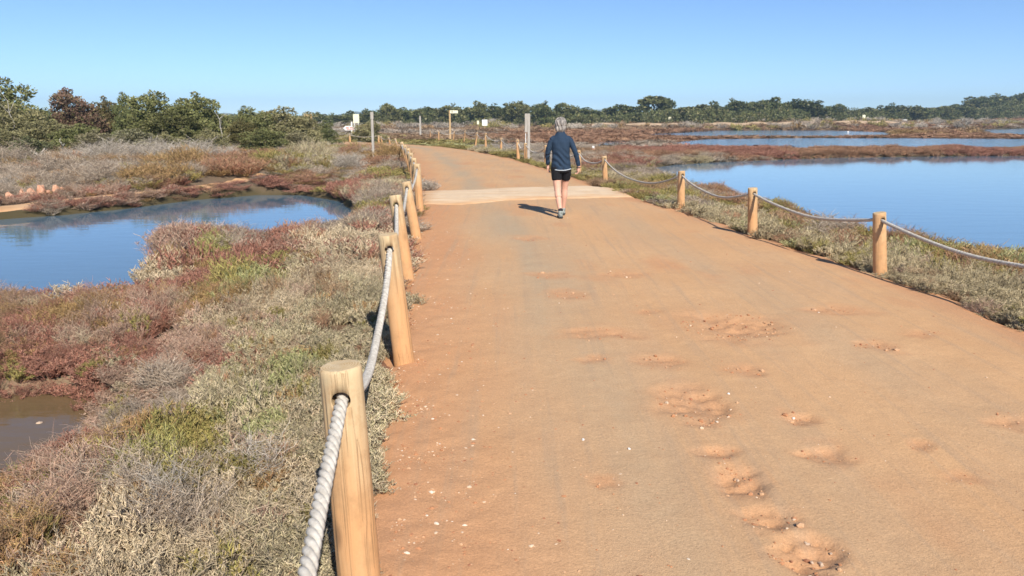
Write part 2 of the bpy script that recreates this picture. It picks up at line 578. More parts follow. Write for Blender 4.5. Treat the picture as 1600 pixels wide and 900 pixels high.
DUNES = [(1130, 191, 9, 1.0), (1165, 190, 12, 1.2), (1205, 190.5, 9, 0.9), (1262, 191, 8, 0.9), (1012, 194, 8, 0.7), (1060, 194.5, 7, 0.6), (1340, 192.5, 10, 0.8), (930, 193, 8, 0.8), (1385, 192.5, 9, 0.7)]
DUNES = [(at_y(u, v, 205.0), r_, k_) for u, v, r_, k_ in DUNES]


def dune(x, y):
    m_ = np.zeros_like(x)
    for p, r_, k_ in DUNES:
        m_ = np.maximum(m_, np.exp(-((x - p.x) / r_) ** 2 - ((y - p.y) / (r_ * 0.9)) ** 2) * (0.9 + 0.5 * fbm(x / 4, y / 6, 93)))
    return m_


def H1(x, y): return float(H(np.array([x]), np.array([y]))[0])


# ------------------------------------------------------------------ ground, one sheet to the horizon
def build_ground():
    nx, ny = 520, 600
    tx = np.linspace(-1, 1, nx)
    a = 5.0
    xs = a * np.sinh(tx * math.asinh(2600 / a))
    ty = np.linspace(0, 1, ny)
    ys = -9 + 4.0 * (np.exp(ty * math.log(3400 / 4.0 + 1)) - 1)
    X, Y = np.meshgrid(xs, ys)
    X, Y = X.ravel(), Y.ravel()
    Z = H(X, Y)
    V = np.stack([X, Y, Z], 1)
    il, fa = inland(X, Y)
    sand = smooth(0.2, 0.5, dune(X, Y))
    rs = -poly_sd(X, Y, ROAD)
    rusty = smooth(0.7, 0.05, rs) * (Y < 90)
    mud = np.zeros_like(X)
    for pl in PONDS:
        mud = np.maximum(mud, smooth(-0.5, -0.1, poly_sd(X, Y, pl)))
    for p in MUD:
        sand = np.maximum(sand, 0.75 * smooth(0.35, 0.1, np.hypot(X - p.x, Y - p.y)))
    sand = np.maximum(sand, 0.15 * smooth(-0.3, 0.0, poly_sd(X, Y, POOL)))
    me = np_mesh('ground', V, grid_faces(nx, ny), True,
                 {'sand': ('FLOAT', sand), 'mud': ('FLOAT', mud), 'rusty': ('FLOAT', rusty)})
    tag(link('ground', me, M['ground']), kind='structure')


build_ground()


def flat_poly(name, poly, z, mat):
    bm = bmesh.new()
    f = bm.faces.new([bm.verts.new((x, y, z)) for x, y in poly])
    bmesh.ops.triangulate(bm, faces=[f])
    bm.normal_update()
    for f in bm.faces:
        if f.normal.z < 0: f.normal_flip()
    me = bpy.data.meshes.new(name)
    bm.to_mesh(me); bm.free()
    return tag(link(name, me, mat), kind='structure')


flat_poly('pond', POND, WZ, M['pond'])
flat_poly('pond', SMALL, WZ, M['pond'])
flat_poly('pool', POOL, POOL_Z, M['pool'])
for pl in (LAGOON, STRIP2, STRIP1, STRIP3):
    flat_poly('lagoon', pl, WZ, M['lagoon' if pl is LAGOON else 'far_lagoon'])


# ------------------------------------------------------------------ the road
def resample(pl, n):
    pl = np.array(pl)
    d = np.concatenate([[0], np.cumsum(np.hypot(*np.diff(pl, axis=0).T))])
    return d, pl


def edge_x(pl, ys):
    pl = np.array(pl)
    return np.interp(ys, pl[:, 1], pl[:, 0])


HOLES = [(1265, 866, 62, 30, .060), (1210, 812, 46, 17, .040), (1150, 745, 40, 26, .042), (1118, 705, 36, 10, .026), (1248, 652, 28, 10, .034),
         (1290, 706, 42, 15, .028), (1080, 627, 55, 26, .040), (1098, 660, 30, 8, .024), (1160, 577, 32, 9, .024), (1035, 565, 36, 11, .028),
         (1150, 508, 82, 20, .050), (1370, 540, 34, 9, .024), (1440, 697, 22, 8, .016), (1592, 658, 42, 14, .022), (1310, 484, 48, 7, .018),
         (945, 519, 56, 10, .022), (830, 372, 22, 4, .016), (885, 460, 32, 7, .018), (940, 750, 26, 12, .014), (1010, 487, 22, 4, .012),
         (1440, 521, 28, 6, .014), (975, 428, 40, 5, .014), (860, 430, 30, 5, .012), (1510, 745, 30, 9, .010), (930, 560, 25, 6, .012)]
holes_w = []
for (u, v, a, bq, dp) in HOLES:
    c, e, n_ = at(u, v), at(u + a, v), at(u, v - bq)
    holes_w.append((c.x, c.y, e.x - c.x, n_.y - c.y, dp))


def road_rows():
    rows = list(np.concatenate([np.arange(-8, 1.2, 0.3), 1.2 * (60 / 1.2) ** np.linspace(0, 1, 560)]))
    return np.array(rows)


LE, RE = np.array(LEFT), np.array(RIGHT)


def road_param():
    """pairs of points on the left and the right edge, by common row"""
    ys = road_rows()
    ys = ys[ys < 44]
    L = np.stack([edge_x(LEFT, ys), ys], 1)
    R = np.stack([edge_x(RIGHT, ys), ys], 1)
    k = 30
    tl = np.linspace(0, 1, k)[1:]
    def tail(pl):
        q = [(edge_x(pl, ys[-1]), ys[-1])] + [tuple(p) for p in pl if p[1] > ys[-1]]
        q = np.array(q)
        d = np.concatenate([[0], np.cumsum(np.hypot(*np.diff(q, axis=0).T))])
        return np.stack([np.interp(tl * d[-1], d, q[:, 0]), np.interp(tl * d[-1], d, q[:, 1])], 1)
    return np.concatenate([L, tail(LEFT)]), np.concatenate([R, tail(RIGHT)])


def road_z(X, Y, dl, dr):
    z = 0.012 * fbm(X / 1.4, Y / 2.2, 21) + 0.006 * fbm(X / 0.25, Y / 0.3, 22, 3)
    red = np.zeros_like(X)
    for k, (cx, cy, rx, ry, dp) in enumerate(holes_w):
        near = (np.abs(X - cx) < rx * 2.2) & (np.abs(Y - cy) < ry * 2.2)
        xx, yy = X[near], Y[near]
        r = np.hypot((xx - cx) / rx, (yy - cy) / ry) + 0.75 * fbm(xx / (rx * 0.9), yy / (ry * 0.8), 200 + k)
        f = smooth(1.15, 0.35, r)
        rough = 0.62 * dp * fbm(xx / 0.05, yy / 0.04, 230 + k, 4) * f
        rim = 0.13 * dp * np.exp(-((r - 1.25) / 0.22) ** 2)
        z[near] += -0.5 * dp * f + rough * (0.5 + 0.5 * f) + 0.3 * rim
        red[near] = np.maximum(red[near], smooth(1.7, 0.3, r) * 0.5)
    return z, red


def build_road():
    L, R = road_param()
    nv, nu = len(L), 230
    t = np.linspace(0, 1, nu - 12)
    wid = np.hypot(*(R - L).T)
    ext = np.linspace(0.45, 0.05, 6)
    P, DL = [], []
    dirn = (R - L) / wid[:, None]
    cols = np.concatenate([-ext[None, :].repeat(nv, 0), t[None, :] * wid[:, None], wid[:, None] + ext[::-1][None, :]], 1)
    XY = L[:, None, :] + cols[:, :, None] * dirn[:, None, :]
    X, Y = XY[..., 0].ravel(), XY[..., 1].ravel()
    dl, dr = cols.ravel(), (wid[:, None] - cols).ravel()
    z, red = road_z(X, Y, dl, dr)
    dedge = np.minimum(dl, dr) + 0.24 * fbm(X / 0.5, Y / 0.6, 31, 5) + 0.03
    z = z - 0.16 * smooth(0.10, -0.40, dedge) - 0.5 * smooth(-0.38, -0.62, dedge)
    z += 0.009 * smooth(0.9, 0.1, dl) * fbm(X / 0.09, Y / 0.09, 33, 4)
    nz = fbm(X / 0.5, Y / 1.3, 35)
    red = np.maximum(red, np.clip(smooth(1.1, 0.0, dl + 0.35 * nz) * 0.7, 0, 1))
    red = np.maximum(red, smooth(0.45, 0.0, dr + 0.2 * nz) * 0.7)
    red = np.maximum(red, 0.5 * smooth(0.25, 0.6, fbm(X / 0.9, Y / 1.4, 36)) * smooth(1.2, 2.2, dl))
    # wheel tracks, compacted and greyer
    lane = np.exp(-((dl - (1.15 + 0.06 * Y * 0.2)) / 0.42) ** 2) + 0.38 * np.exp(-((dl - 3.3) / 0.35) ** 2) + 0.2 * np.exp(-((dl - 2.2 + 0.3 * np.sin(Y / 4)) / 0.3) ** 2)
    grey = np.clip(lane * (0.75 + 0.9 * fbm(X / 0.5, Y / 3.0, 37)), 0, 1) * 1.0 * (1 - red)
    me = np_mesh('dirt_road', np.stack([X, Y, z], 1), grid_faces(nu, nv), True, {'red': ('FLOAT', red), 'grey': ('FLOAT', grey)})
    o = tag(link('dirt_road', me, M['road']), kind='structure')
    # the pale crossing strip
    vs_far = [(655, 299), (700, 297.5), (760, 295), (830, 293), (900, 291.5), (950, 291), (975, 300)]
    far = np.array([(p.x, p.y) for p in (at(*q) for q in [(650, 299), (720, 297), (790, 294), (860, 292), (915, 291), (955, 295)])])
    nea = np.array([(p.x, p.y) for p in (at(*q) for q in [(650, 320), (720, 321), (790, 315), (860, 313), (930, 311), (1000, 308)])])
    nU, nV = 120, 26
    tt = np.linspace(0, 1, nU)
    k = np.linspace(0, 1, len(far))
    A = np.stack([np.interp(tt, k, far[:, 0]), np.interp(tt, k, far[:, 1])], 1)
    B = np.stack([np.interp(tt, k, nea[:, 0]), np.interp(tt, k, nea[:, 1])], 1)
    s = np.linspace(0, 1, nV)[:, None, None]
    G = B[None] * (1 - s) + A[None] * s
    X, Y = G[..., 0].ravel(), G[..., 1].ravel()
    wob = 0.20 * fbm(X / 0.9, Y * 0 + 3, 51)
    sv = np.repeat(np.linspace(0, 1, nV), nU)
    Y = Y + wob * (1 - sv)
    edge = np.minimum(sv, 1 - sv) * 2
    uu = np.tile(tt, nV)
    eu = np.minimum(uu, 1 - uu)
    z = 0.022 + 0.035 * smooth(0, 0.5, edge) - 0.09 * smooth(0.10, 0.0, edge) - 0.06 * smooth(0.05, 0.0, eu) + 0.018 * fbm(X / 0.7, Y / 0.35, 52) + 0.012 * fbm(X / 0.2, Y / 0.15, 53)
    me = np_mesh('concrete_crossing', np.stack([X, Y, z], 1), grid_faces(nU, nV), True, {'dust': ('FLOAT', np.maximum(smooth(0.42, 0.02, edge), smooth(0.14, 0.0, eu)))})
    tag(link('concrete_crossing', me, M['concrete']), kind='structure')


build_road()

# side path beyond the left pond
pp = np.array(PATH)
dd = np.concatenate([[0], np.cumsum(np.hypot(*np.diff(pp, axis=0).T))])
q = np.linspace(0, dd[-1], 120)
cx, cy = np.interp(q, dd, pp[:, 0]), np.interp(q, dd, pp[:, 1])
tx, ty = np.gradient(cx), np.gradient(cy)
ln = np.hypot(tx, ty)
nxv, nyv = -ty / ln, tx / ln
ww = np.linspace(-0.75, 0.75, 9)
wv = 1 + 0.25 * fbm(q / 1.5, q * 0, 71)
X = (cx[:, None] + nxv[:, None] * ww[None] * wv[:, None]).ravel()
Y = (cy[:, None] + nyv[:, None] * ww[None] * wv[:, None]).ravel()
Z = H(X, Y) + 0.03 - 0.10 * np.tile((np.abs(ww) / 0.75) ** 4, len(q)) + 0.02 * fbm(X / 0.4, Y / 0.4, 72)
tag(link('path', np_mesh('path', np.stack([X, Y, Z], 1), grid_faces(9, len(q))), M['path']), kind='structure')


# ------------------------------------------------------------------ far hills (their blue comes from the haze)
def build_hills():
    nx, ny = 260, 14
    D = 2900.0
    us = np.linspace(-200, 1800, nx)
    prof = [(-500, 20), (250, 8), (330, 9), (365, 14), (400, 9), (520, 8), (545, 12), (565, 17), (590, 12), (625, 14), (650, 20), (672, 23), (690, 20), (715, 13), (790, 9), (815, 17), (840, 15), (870, 12), (895, 15), (925, 20),
            (950, 19), (975, 12), (1010, 8), (1500, 8), (2300, 15)]
    hp = 0.8 * np.interp(us, [p[0] for p in prof], [p[1] for p in prof])
    V = []
    for j in range(ny):
        s = j / (ny - 1)
        y = D - 250 + 500 * s
        k = math.sin(math.pi * s) ** 0.8
        x = (us - 800) / F * D
        z = -3 + k * (hp / F * D + 3 + CAM_H) * (1 + 0.06 * fbm(x / 60, x * 0 + j * 0.4, 81))
        V.append(np.stack([x, np.full(nx, y), z], 1))
    me = np_mesh('hills', np.concatenate(V), grid_faces(nx, ny))
    tag(link('hills', me, M['hills']), kind='structure')


build_hills()

# ------------------------------------------------------------------ fence posts and ropes
def carve(ob, cutter):
    md = ob.modifiers.new('b', 'BOOLEAN')
    md.object = cutter; md.operation = 'DIFFERENCE'; md.solver = 'EXACT'
    dg = bpy.context.evaluated_depsgraph_get()
    me = bpy.data.meshes.new_from_object(ob.evaluated_get(dg))
    ob.modifiers.clear()
    return me


HOLE_DROP = 0.095


def post_mesh(seed, length=0.87, r=0.066):
    """round post, base at z=0 sunk 0.3 m, flat bevelled top, rope hole along local y"""
    n, below = 36, 0.3
    zs = [-below, 0.0, 0.12, 0.25, 0.4, 0.52, 0.65, 0.75, length - 0.03, length - 0.008, length, length]
    rr = [1.10, 1.08, 1.04, 1.03, 1.01, 1.0, 0.99, 0.985, 0.98, 0.975, 0.90, 0.45]
    V = []
    rs = np.random.default_rng(seed)
    ph, ph2 = rs.uniform(0, 6), rs.uniform(0, 6)
    for z, k in zip(zs, rr):
        for i in range(n):
            a = i / n * 2 * math.pi
            rad_ = r * k * (1 + 0.018 * math.sin(2 * a + ph + z) + 0.012 * math.sin(5 * a + ph2 + 2 * z))
            # drying crack running down from the top
            da = (a - ph + math.pi) % (2 * math.pi) - math.pi
            if abs(da) < 0.10: rad_ *= 1 - 0.05 * max(0, min(1, (z - 0.35) / 0.3))
            V.append((rad_ * math.cos(a), rad_ * math.sin(a), z + (0.003 * math.sin(a + ph) if z > length - 0.02 else 0)))
    V.append((0, 0, length + 0.001))
    bm = bmesh.new()
    vs = [bm.verts.new(v) for v in V]
    for j in range(len(zs) - 1):
        for i in range(n):
            f = bm.faces.new([vs[j * n + i], vs[j * n + (i + 1) % n], vs[(j + 1) * n + (i + 1) % n], vs[(j + 1) * n + i]])
            f.smooth = j < len(zs) - 3
            if j >= len(zs) - 2: f.material_index = 1
    for i in range(n):
        f = bm.faces.new([vs[(len(zs) - 1) * n + i], vs[(len(zs) - 1) * n + (i + 1) % n], vs[-1]])
        f.material_index = 1
    bm.faces.new(vs[:n][::-1])
    me = bpy.data.meshes.new('post')
    bm.to_mesh(me); bm.free()
    ob = bpy.data.objects.new('tmp', me)
    COL.objects.link(ob)
    me.materials.append(M['wood']); me.materials.append(M['end'])
    bm = bmesh.new()
    bmesh.ops.create_cone(bm, cap_ends=True, segments=24, radius1=0.029, radius2=0.029, depth=0.4,
                          matrix=Matrix.Translation((0, 0, length - HOLE_DROP)) @ Matrix.Rotation(math.pi / 2, 4, 'X'))
    cm = bpy.data.meshes.new('c'); bm.to_mesh(cm); bm.free()
    cm.materials.append(M['wood'])
    co = bpy.data.objects.new('tmpc', cm); COL.objects.link(co)
    bpy.context.view_layer.update()
    out = carve(ob, co)
    bpy.data.objects.remove(ob); bpy.data.objects.remove(co)
    out.name = 'fence_post'
    return out


POST_LEN = 0.87
post_meshes = [post_mesh(s) for s in (1, 2, 3)]

L_POSTS = [  # base pixel, top pixel, label
    ((566, 955), (532, 571), 'thick wooden rope post nearest the camera, beside the grey-green bush'),
    ((631, 563), (606, 366), 'leaning orange-brown rope post second from the camera on the left'),
    ((637, 437), (617, 305), 'third rope post of the left row, pale top with a round hole'),
    ((651, 373), (634, 284), 'steeply leaning fourth rope post of the left row'),
    ((656, 329), (651, 256), 'fifth left rope post, standing at the pale crossing strip'),
    ((650, 306), (646, 247), 'left rope post just beyond the pale crossing strip'),
    ((647, 290), (641, 239), 'seventh rope post of the left row along the road'),
    ((645, 276), (637, 232), 'eighth rope post of the left row along the road'),
    ((641, 267), (632, 227), 'ninth rope post of the left row along the road'),
    ((638, 259), (627, 222), 'tenth rope post of the left row, where the road starts to bend'),
    ((622, 232), (617, 216), 'short rope post at the far bend, left of the road end'),
    ((610, 229), (607, 214), 'small distant rope post left of the far bend'),
    ((597, 226), (595, 212.5), 'farthest pale rope post right of the tall grey pole'),
]
R_POSTS = [
    ((1760, 560), (1765, 420), 'right rope post just outside the picture edge'),
    ((1375, 431), (1374, 332), 'tallest right rope post in front of the blue lagoon'),
    ((1176, 371), (1176, 293.5), 'second right rope post, standing before the lagoon edge'),
    ((1064, 328), (1065, 267), 'third right rope post at the left tip of the lagoon'),
    ((946, 287), (944, 244), 'right rope post half hidden in scrub, right of the walker'),
    ((905, 271), (904, 235), 'right rope post directly behind the walker right arm'),
    ((853, 256), (853, 227), 'right rope post just left of the walker'),
    ((821.5, 251), (821, 223.5), 'right rope post at the foot of the broad grey pole'),
    ((810, 250), (808.5, 218), 'right rope post left of the broad grey pole'),
    ((783, 236), (783, 216), 'small right rope post midway between grey pole and signpost'),
    ((759, 234), (759, 208), 'leaning small right rope post right of the white panel'),
    ((743, 226), (745.5, 207), 'small right rope post below the white information panel'),
    ((725, 218.5), (727, 204.5), 'small right rope post right of the tan signpost'),
    ((709, 216.5), (710, 205.5), 'tiny right rope post beside the tan signpost'),
    ((685.5, 217), (685.5, 205), 'tiny right rope post left of the tan signpost'),
    ((672, 213), (672.5, 204), 'farthest tiny right rope post near the thin grey pole'),
]


def build_fence(posts, side, ground_z):
    holes = []
    info = []
    for k, (bp, tp, label) in enumerate(posts):
        b = at(bp[0], bp[1], ground_z(bp))
        t = at_y(tp[0], tp[1], b.y)
        info.append((b, t))
    if side == 'left':   # the post behind the camera that the near rope comes from
        info.insert(0, (Vector((-0.17, -0.45, 0)), Vector((-0.205, -0.45, 0.87))))
    n = len(info)
    for k, (b, t) in enumerate(info):
        nb = info[min(k + 1, n - 1)][0] - info[max(k - 1, 0)][0]
        az = math.atan2(nb.y, nb.x) - math.pi / 2
        up = (t - b)
        ln_ = up.length
        o = link('fence_post', post_meshes[k % 3])
        zq = Vector((0, 0, 1)).rotation_difference(up.normalized()).to_matrix().to_4x4()
        s = ln_ / POST_LEN
        far = 1.0 if b.y < 25 else 1.0
        o.matrix_world = Matrix.Translation(b) @ zq @ Matrix.Rotation(az, 4, 'Z') @ Matrix.Diagonal((far, far, s, 1))
        j = k - 1 if side == 'left' else k
        o.color = (1, 1, 1, 0.0 if side == 'left' else 0.6)
        label = 'rope post holding the lower near end of the thick left rope' if j < 0 else posts[j][2]
        tag(o, label, 'post', 'wooden rope posts left of the road' if side == 'left' else 'wooden rope posts right of the road')
        holes.append(b + up * ((POST_LEN - HOLE_DROP) / POST_LEN))
    return holes


holes_L = build_fence(L_POSTS, 'left', lambda p: 0.0 if p[1] > 235 else -0.15)
holes_R = build_fence(R_POSTS, 'right', lambda p: -0.03 if p[1] > 240 else -0.12)


def build_rope(holes, sags, name, label):
    pts = []
    for k in range(len(holes) - 1):
        a, b = holes[k], holes[k + 1]
        dmin = max(1.5, min(a.y, b.y))
        step = min(max(0.0035 * dmin, 0.008), 0.10)
        n = max(6, int((b - a).length / step))
        for i in range(n):
            t = i / n
            p = a.lerp(b, t)
            p.z -= 4 * sags[k] * t * (1 - t)
            p.x += 0.012 * math.sin(5 * t + k * 2) * math.sin(math.pi * t)
            p.z += 0.008 * math.sin(9 * t + k) * math.sin(math.pi * t)
            pts.append(p)
    pts.append(holes[-1])
    P = np.array([tuple(p) for p in pts])
    s = np.concatenate([[0], np.cumsum(np.linalg.norm(np.diff(P, axis=0), axis=1))])
    T = np.gradient(P, axis=0)
    T /= np.linalg.norm(T, axis=1, keepdims=True)
    U = np.cross(T, [0, 0, 1.0]); U /= np.linalg.norm(U, axis=1, keepdims=True)
    W = np.cross(T, U)
    root = empty(name, holes[0])
    tag(root, label, 'rope')
    for j in range(3):
        a = -s / 0.105 * 2 * math.pi + j * 2 * math.pi / 3
        Q = P + 0.0100 * (np.cos(a)[:, None] * U + np.sin(a)[:, None] * W) - np.array(holes[0])
        V, Fq = tubes(Q[None], np.full((1, len(Q)), 0.0110), 8)
        link('strand', np_mesh('strand', V, Fq), M['rope'], root)


build_rope(holes_L, [0.125, 0.27, 0.20, 0.18, 0.16, 0.15, 0.14, 0.14, 0.14, 0.14, 0.2, 0.15, 0.15], 'rope', 'thick grey twisted rope strung through the left row of posts')
build_rope(holes_R, [0.12, 0.13, 0.19, 0.34, 0.20, 0.25, 0.25, 0.2, 0.25, 0.2, 0.2, 0.2, 0.2, 0.2, 0.2], 'rope', 'pale grey twisted rope sagging between the right row of posts')
# a low second rope far behind, with its one visible post
fp = [at(u, v, -0.1) for u, v in ((500, 221), (547, 224), (592, 226))]
fh = []
for k, p in enumerate(fp):
    o = link('fence_post', post_meshes[k])
    o.location = p; o.scale = (1, 1, 0.75); o.color = (1, 1, 1, 0.2)
    tag(o, ['small pale post at the left end of the far cross rope', 'small pale post in the middle of the far cross rope', 'small pale post at the right end of the far cross rope'][k], 'post', 'posts of the far cross rope')
    fh.append(p + Vector((0, 0, 0.62)))
build_rope(fh, [0.3, 0.12], 'rope', 'thin pale rope crossing the grey scrub left of the tall pole')


# ------------------------------------------------------------------ scrub: tuft meshes
def tuft_stems(seed, n_main, n_side, height, spread, rb, K=4, twig=False, finger=0.75):
    r = np.random.default_rng(seed)
    P, R, rnd = [], [], []
    for i in range(n_main):
        az = r.uniform(0, 2 * math.pi)
        lean = spread * math.sqrt(r.uniform(0.0, 1))
        h = height * r.uniform(0.7, 1.1) * (1 - 0.35 * (lean / spread) ** 2)
        b = np.array([math.cos(az), math.sin(az), 0]) * lean * 0.35
        tip = np.array([math.cos(az) * lean, math.sin(az) * lean, h])
        ts = np.linspace(0, 1, K)
        jit = r.normal(0, 0.012 if not twig else 0.025, (K, 3))
        main = b + (tip - b) * ts[:, None] ** np.array([1.0, 1.0, 0.85]) + jit * ts[:, None]
        P.append(main); R.append(rb * np.linspace(1.0, 0.6, K)); rnd.append(r.uniform())
        for j in range(n_side):
            t = r.uniform(0.25, 1.0)
            k = t * (K - 1); k0 = min(int(k), K - 2)
            s = main[k0] + (main[k0 + 1] - main[k0]) * (k - k0)
            a2 = r.uniform(0, 2 * math.pi)
            L = r.uniform(0.12, 0.30) * height * (1.5 if twig else finger)
            out = np.array([math.cos(a2), math.sin(a2), r.uniform(0.2, 1.0)])
            out /= np.linalg.norm(out)
            side = s + out * L * ts[:, None]
            side[:, 2] += (0.45 * L * ts ** 2 if not twig else 0)
            side += r.normal(0, 0.006, (K, 3)) * ts[:, None]
            P.append(side); R.append(rb * (0.85 if not twig else 0.55) * np.array([0.8] + [1.0] * (K - 2) + [0.45])); rnd.append(r.uniform())
    return np.array(P), np.array(R), np.array(rnd)


TCOLL = {}


def make_tuft_collection(name, specs, sides=3):
    coll = bpy.data.collections.new(name)
    for k, sp in enumerate(specs):
        K = sp.get('K', 4)
        P, R, rnd = tuft_stems(100 + k + len(TCOLL) * 50, sp['n'], sp['m'], sp['h'], sp['s'], sp['r'], K, sp.get('twig', False), sp.get('f', 0.75))
        V, Q = tubes(P, R, sides)
        att = np.repeat(rnd, K * sides)
        att2 = np.repeat(np.random.default_rng(k).uniform(0, 1, len(rnd)), K * sides)
        me = np_mesh('tuft', V, Q, True, {'rnd': ('FLOAT', att), 'rnd2': ('FLOAT', att2)})
        me.materials.append(M['scrub'])
        o = bpy.data.objects.new('%s_%02d' % (name, k), me)
        coll.objects.link(o)
    TCOLL[name] = coll
    return coll


# idx 0-3 fleshy, 4-6 twiggy
make_tuft_collection('tuft_near', [dict(n=34, m=26, h=0.23, s=0.18, r=0.0026, f=0.5)] * 4 + [dict(n=40, m=10, h=0.30, s=0.2, r=0.0020, twig=True)] * 3)
make_tuft_collection('tuft_mid', [dict(n=30, m=15, h=0.27, s=0.2, r=0.0038, K=3, f=0.6)] * 4 + [dict(n=34, m=12, h=0.29, s=0.22, r=0.0028, K=3, twig=True)] * 3)
make_tuft_collection('tuft_far', [dict(n=22, m=6, h=0.27, s=0.22, r=0.010, K=3)] * 4 + [dict(n=26, m=6, h=0.30, s=0.24, r=0.008, K=3, twig=True)] * 3)


def scatter_group(coll):
    ng = bpy.data.node_groups.new('scatter_' + coll.name, 'GeometryNodeTree')
    ng.interface.new_socket('Geometry', in_out='INPUT', socket_type='NodeSocketGeometry')
    ng.interface.new_socket('Geometry', in_out='OUTPUT', socket_type='NodeSocketGeometry')
    gi, go = ng.nodes.new('NodeGroupInput'), ng.nodes.new('NodeGroupOutput')
    ci = ng.nodes.new('GeometryNodeCollectionInfo')
    ci.inputs['Collection'].default_value = coll
    ci.inputs['Separate Children'].default_value = True
    ci.inputs['Reset Children'].default_value = True
    iop = ng.nodes.new('GeometryNodeInstanceOnPoints')
    iop.inputs['Pick Instance'].default_value = True
    def na(nm, t):
        n = ng.nodes.new('GeometryNodeInputNamedAttribute')
        n.data_type = t; n.inputs[0].default_value = nm
        return n.outputs[0]
    L = ng.links.new
    L(gi.outputs[0], iop.inputs['Points'])
    L(ci.outputs[0], iop.inputs['Instance'])
    L(na('idx', 'INT'), iop.inputs['Instance Index'])
    e = ng.nodes.new('FunctionNodeEulerToRotation')
    L(na('rot', 'FLOAT_VECTOR'), e.inputs[0])
    L(e.outputs[0], iop.inputs['Rotation'])
    L(na('scl', 'FLOAT_VECTOR'), iop.inputs['Scale'])
    L(iop.outputs[0], go.inputs[0])
    return ng


NG = {k: scatter_group(c) for k, c in TCOLL.items()}

PAL = {  # two colours of the stems and the share of twiggy tufts
    'red': ((.33, .135, .095), (.40, .225, .155), 0.12),
    'pink': ((.41, .245, .175), (.46, .34, .245), 0.2),
    'beige': ((.55, .45, .29), (.52, .40, .27), 0.10),
    'straw': ((.42, .345, .20), (.485, .39, .245), 0.06),
    'glauc': ((.43, .375, .215), (.52, .42, .285), 0.05),
    'green': ((.31, .33, .13), (.43, .38, .20), 0.0),
    'olive': ((.27, .25, .075), (.37, .28, .11), 0.05),
    'lime': ((.30, .29, .085), (.40, .34, .15), 0.05),
    'gold': ((.39, .27, .105), (.42, .235, .125), 0.05),
    'grey': ((.42, .355, .285), (.48, .42, .345), 1.0),
    'greybrown': ((.37, .285, .21), (.44, .36, .275), 0.55),
    'brown': ((.31, .19, .11), (.39, .27, .16), 0.35),
    'rust': ((.36, .18, .11), (.37, .24, .14), 0.25),
    'rustol': ((.31, .21, .085), (.40, .25, .12), 0.15),
}
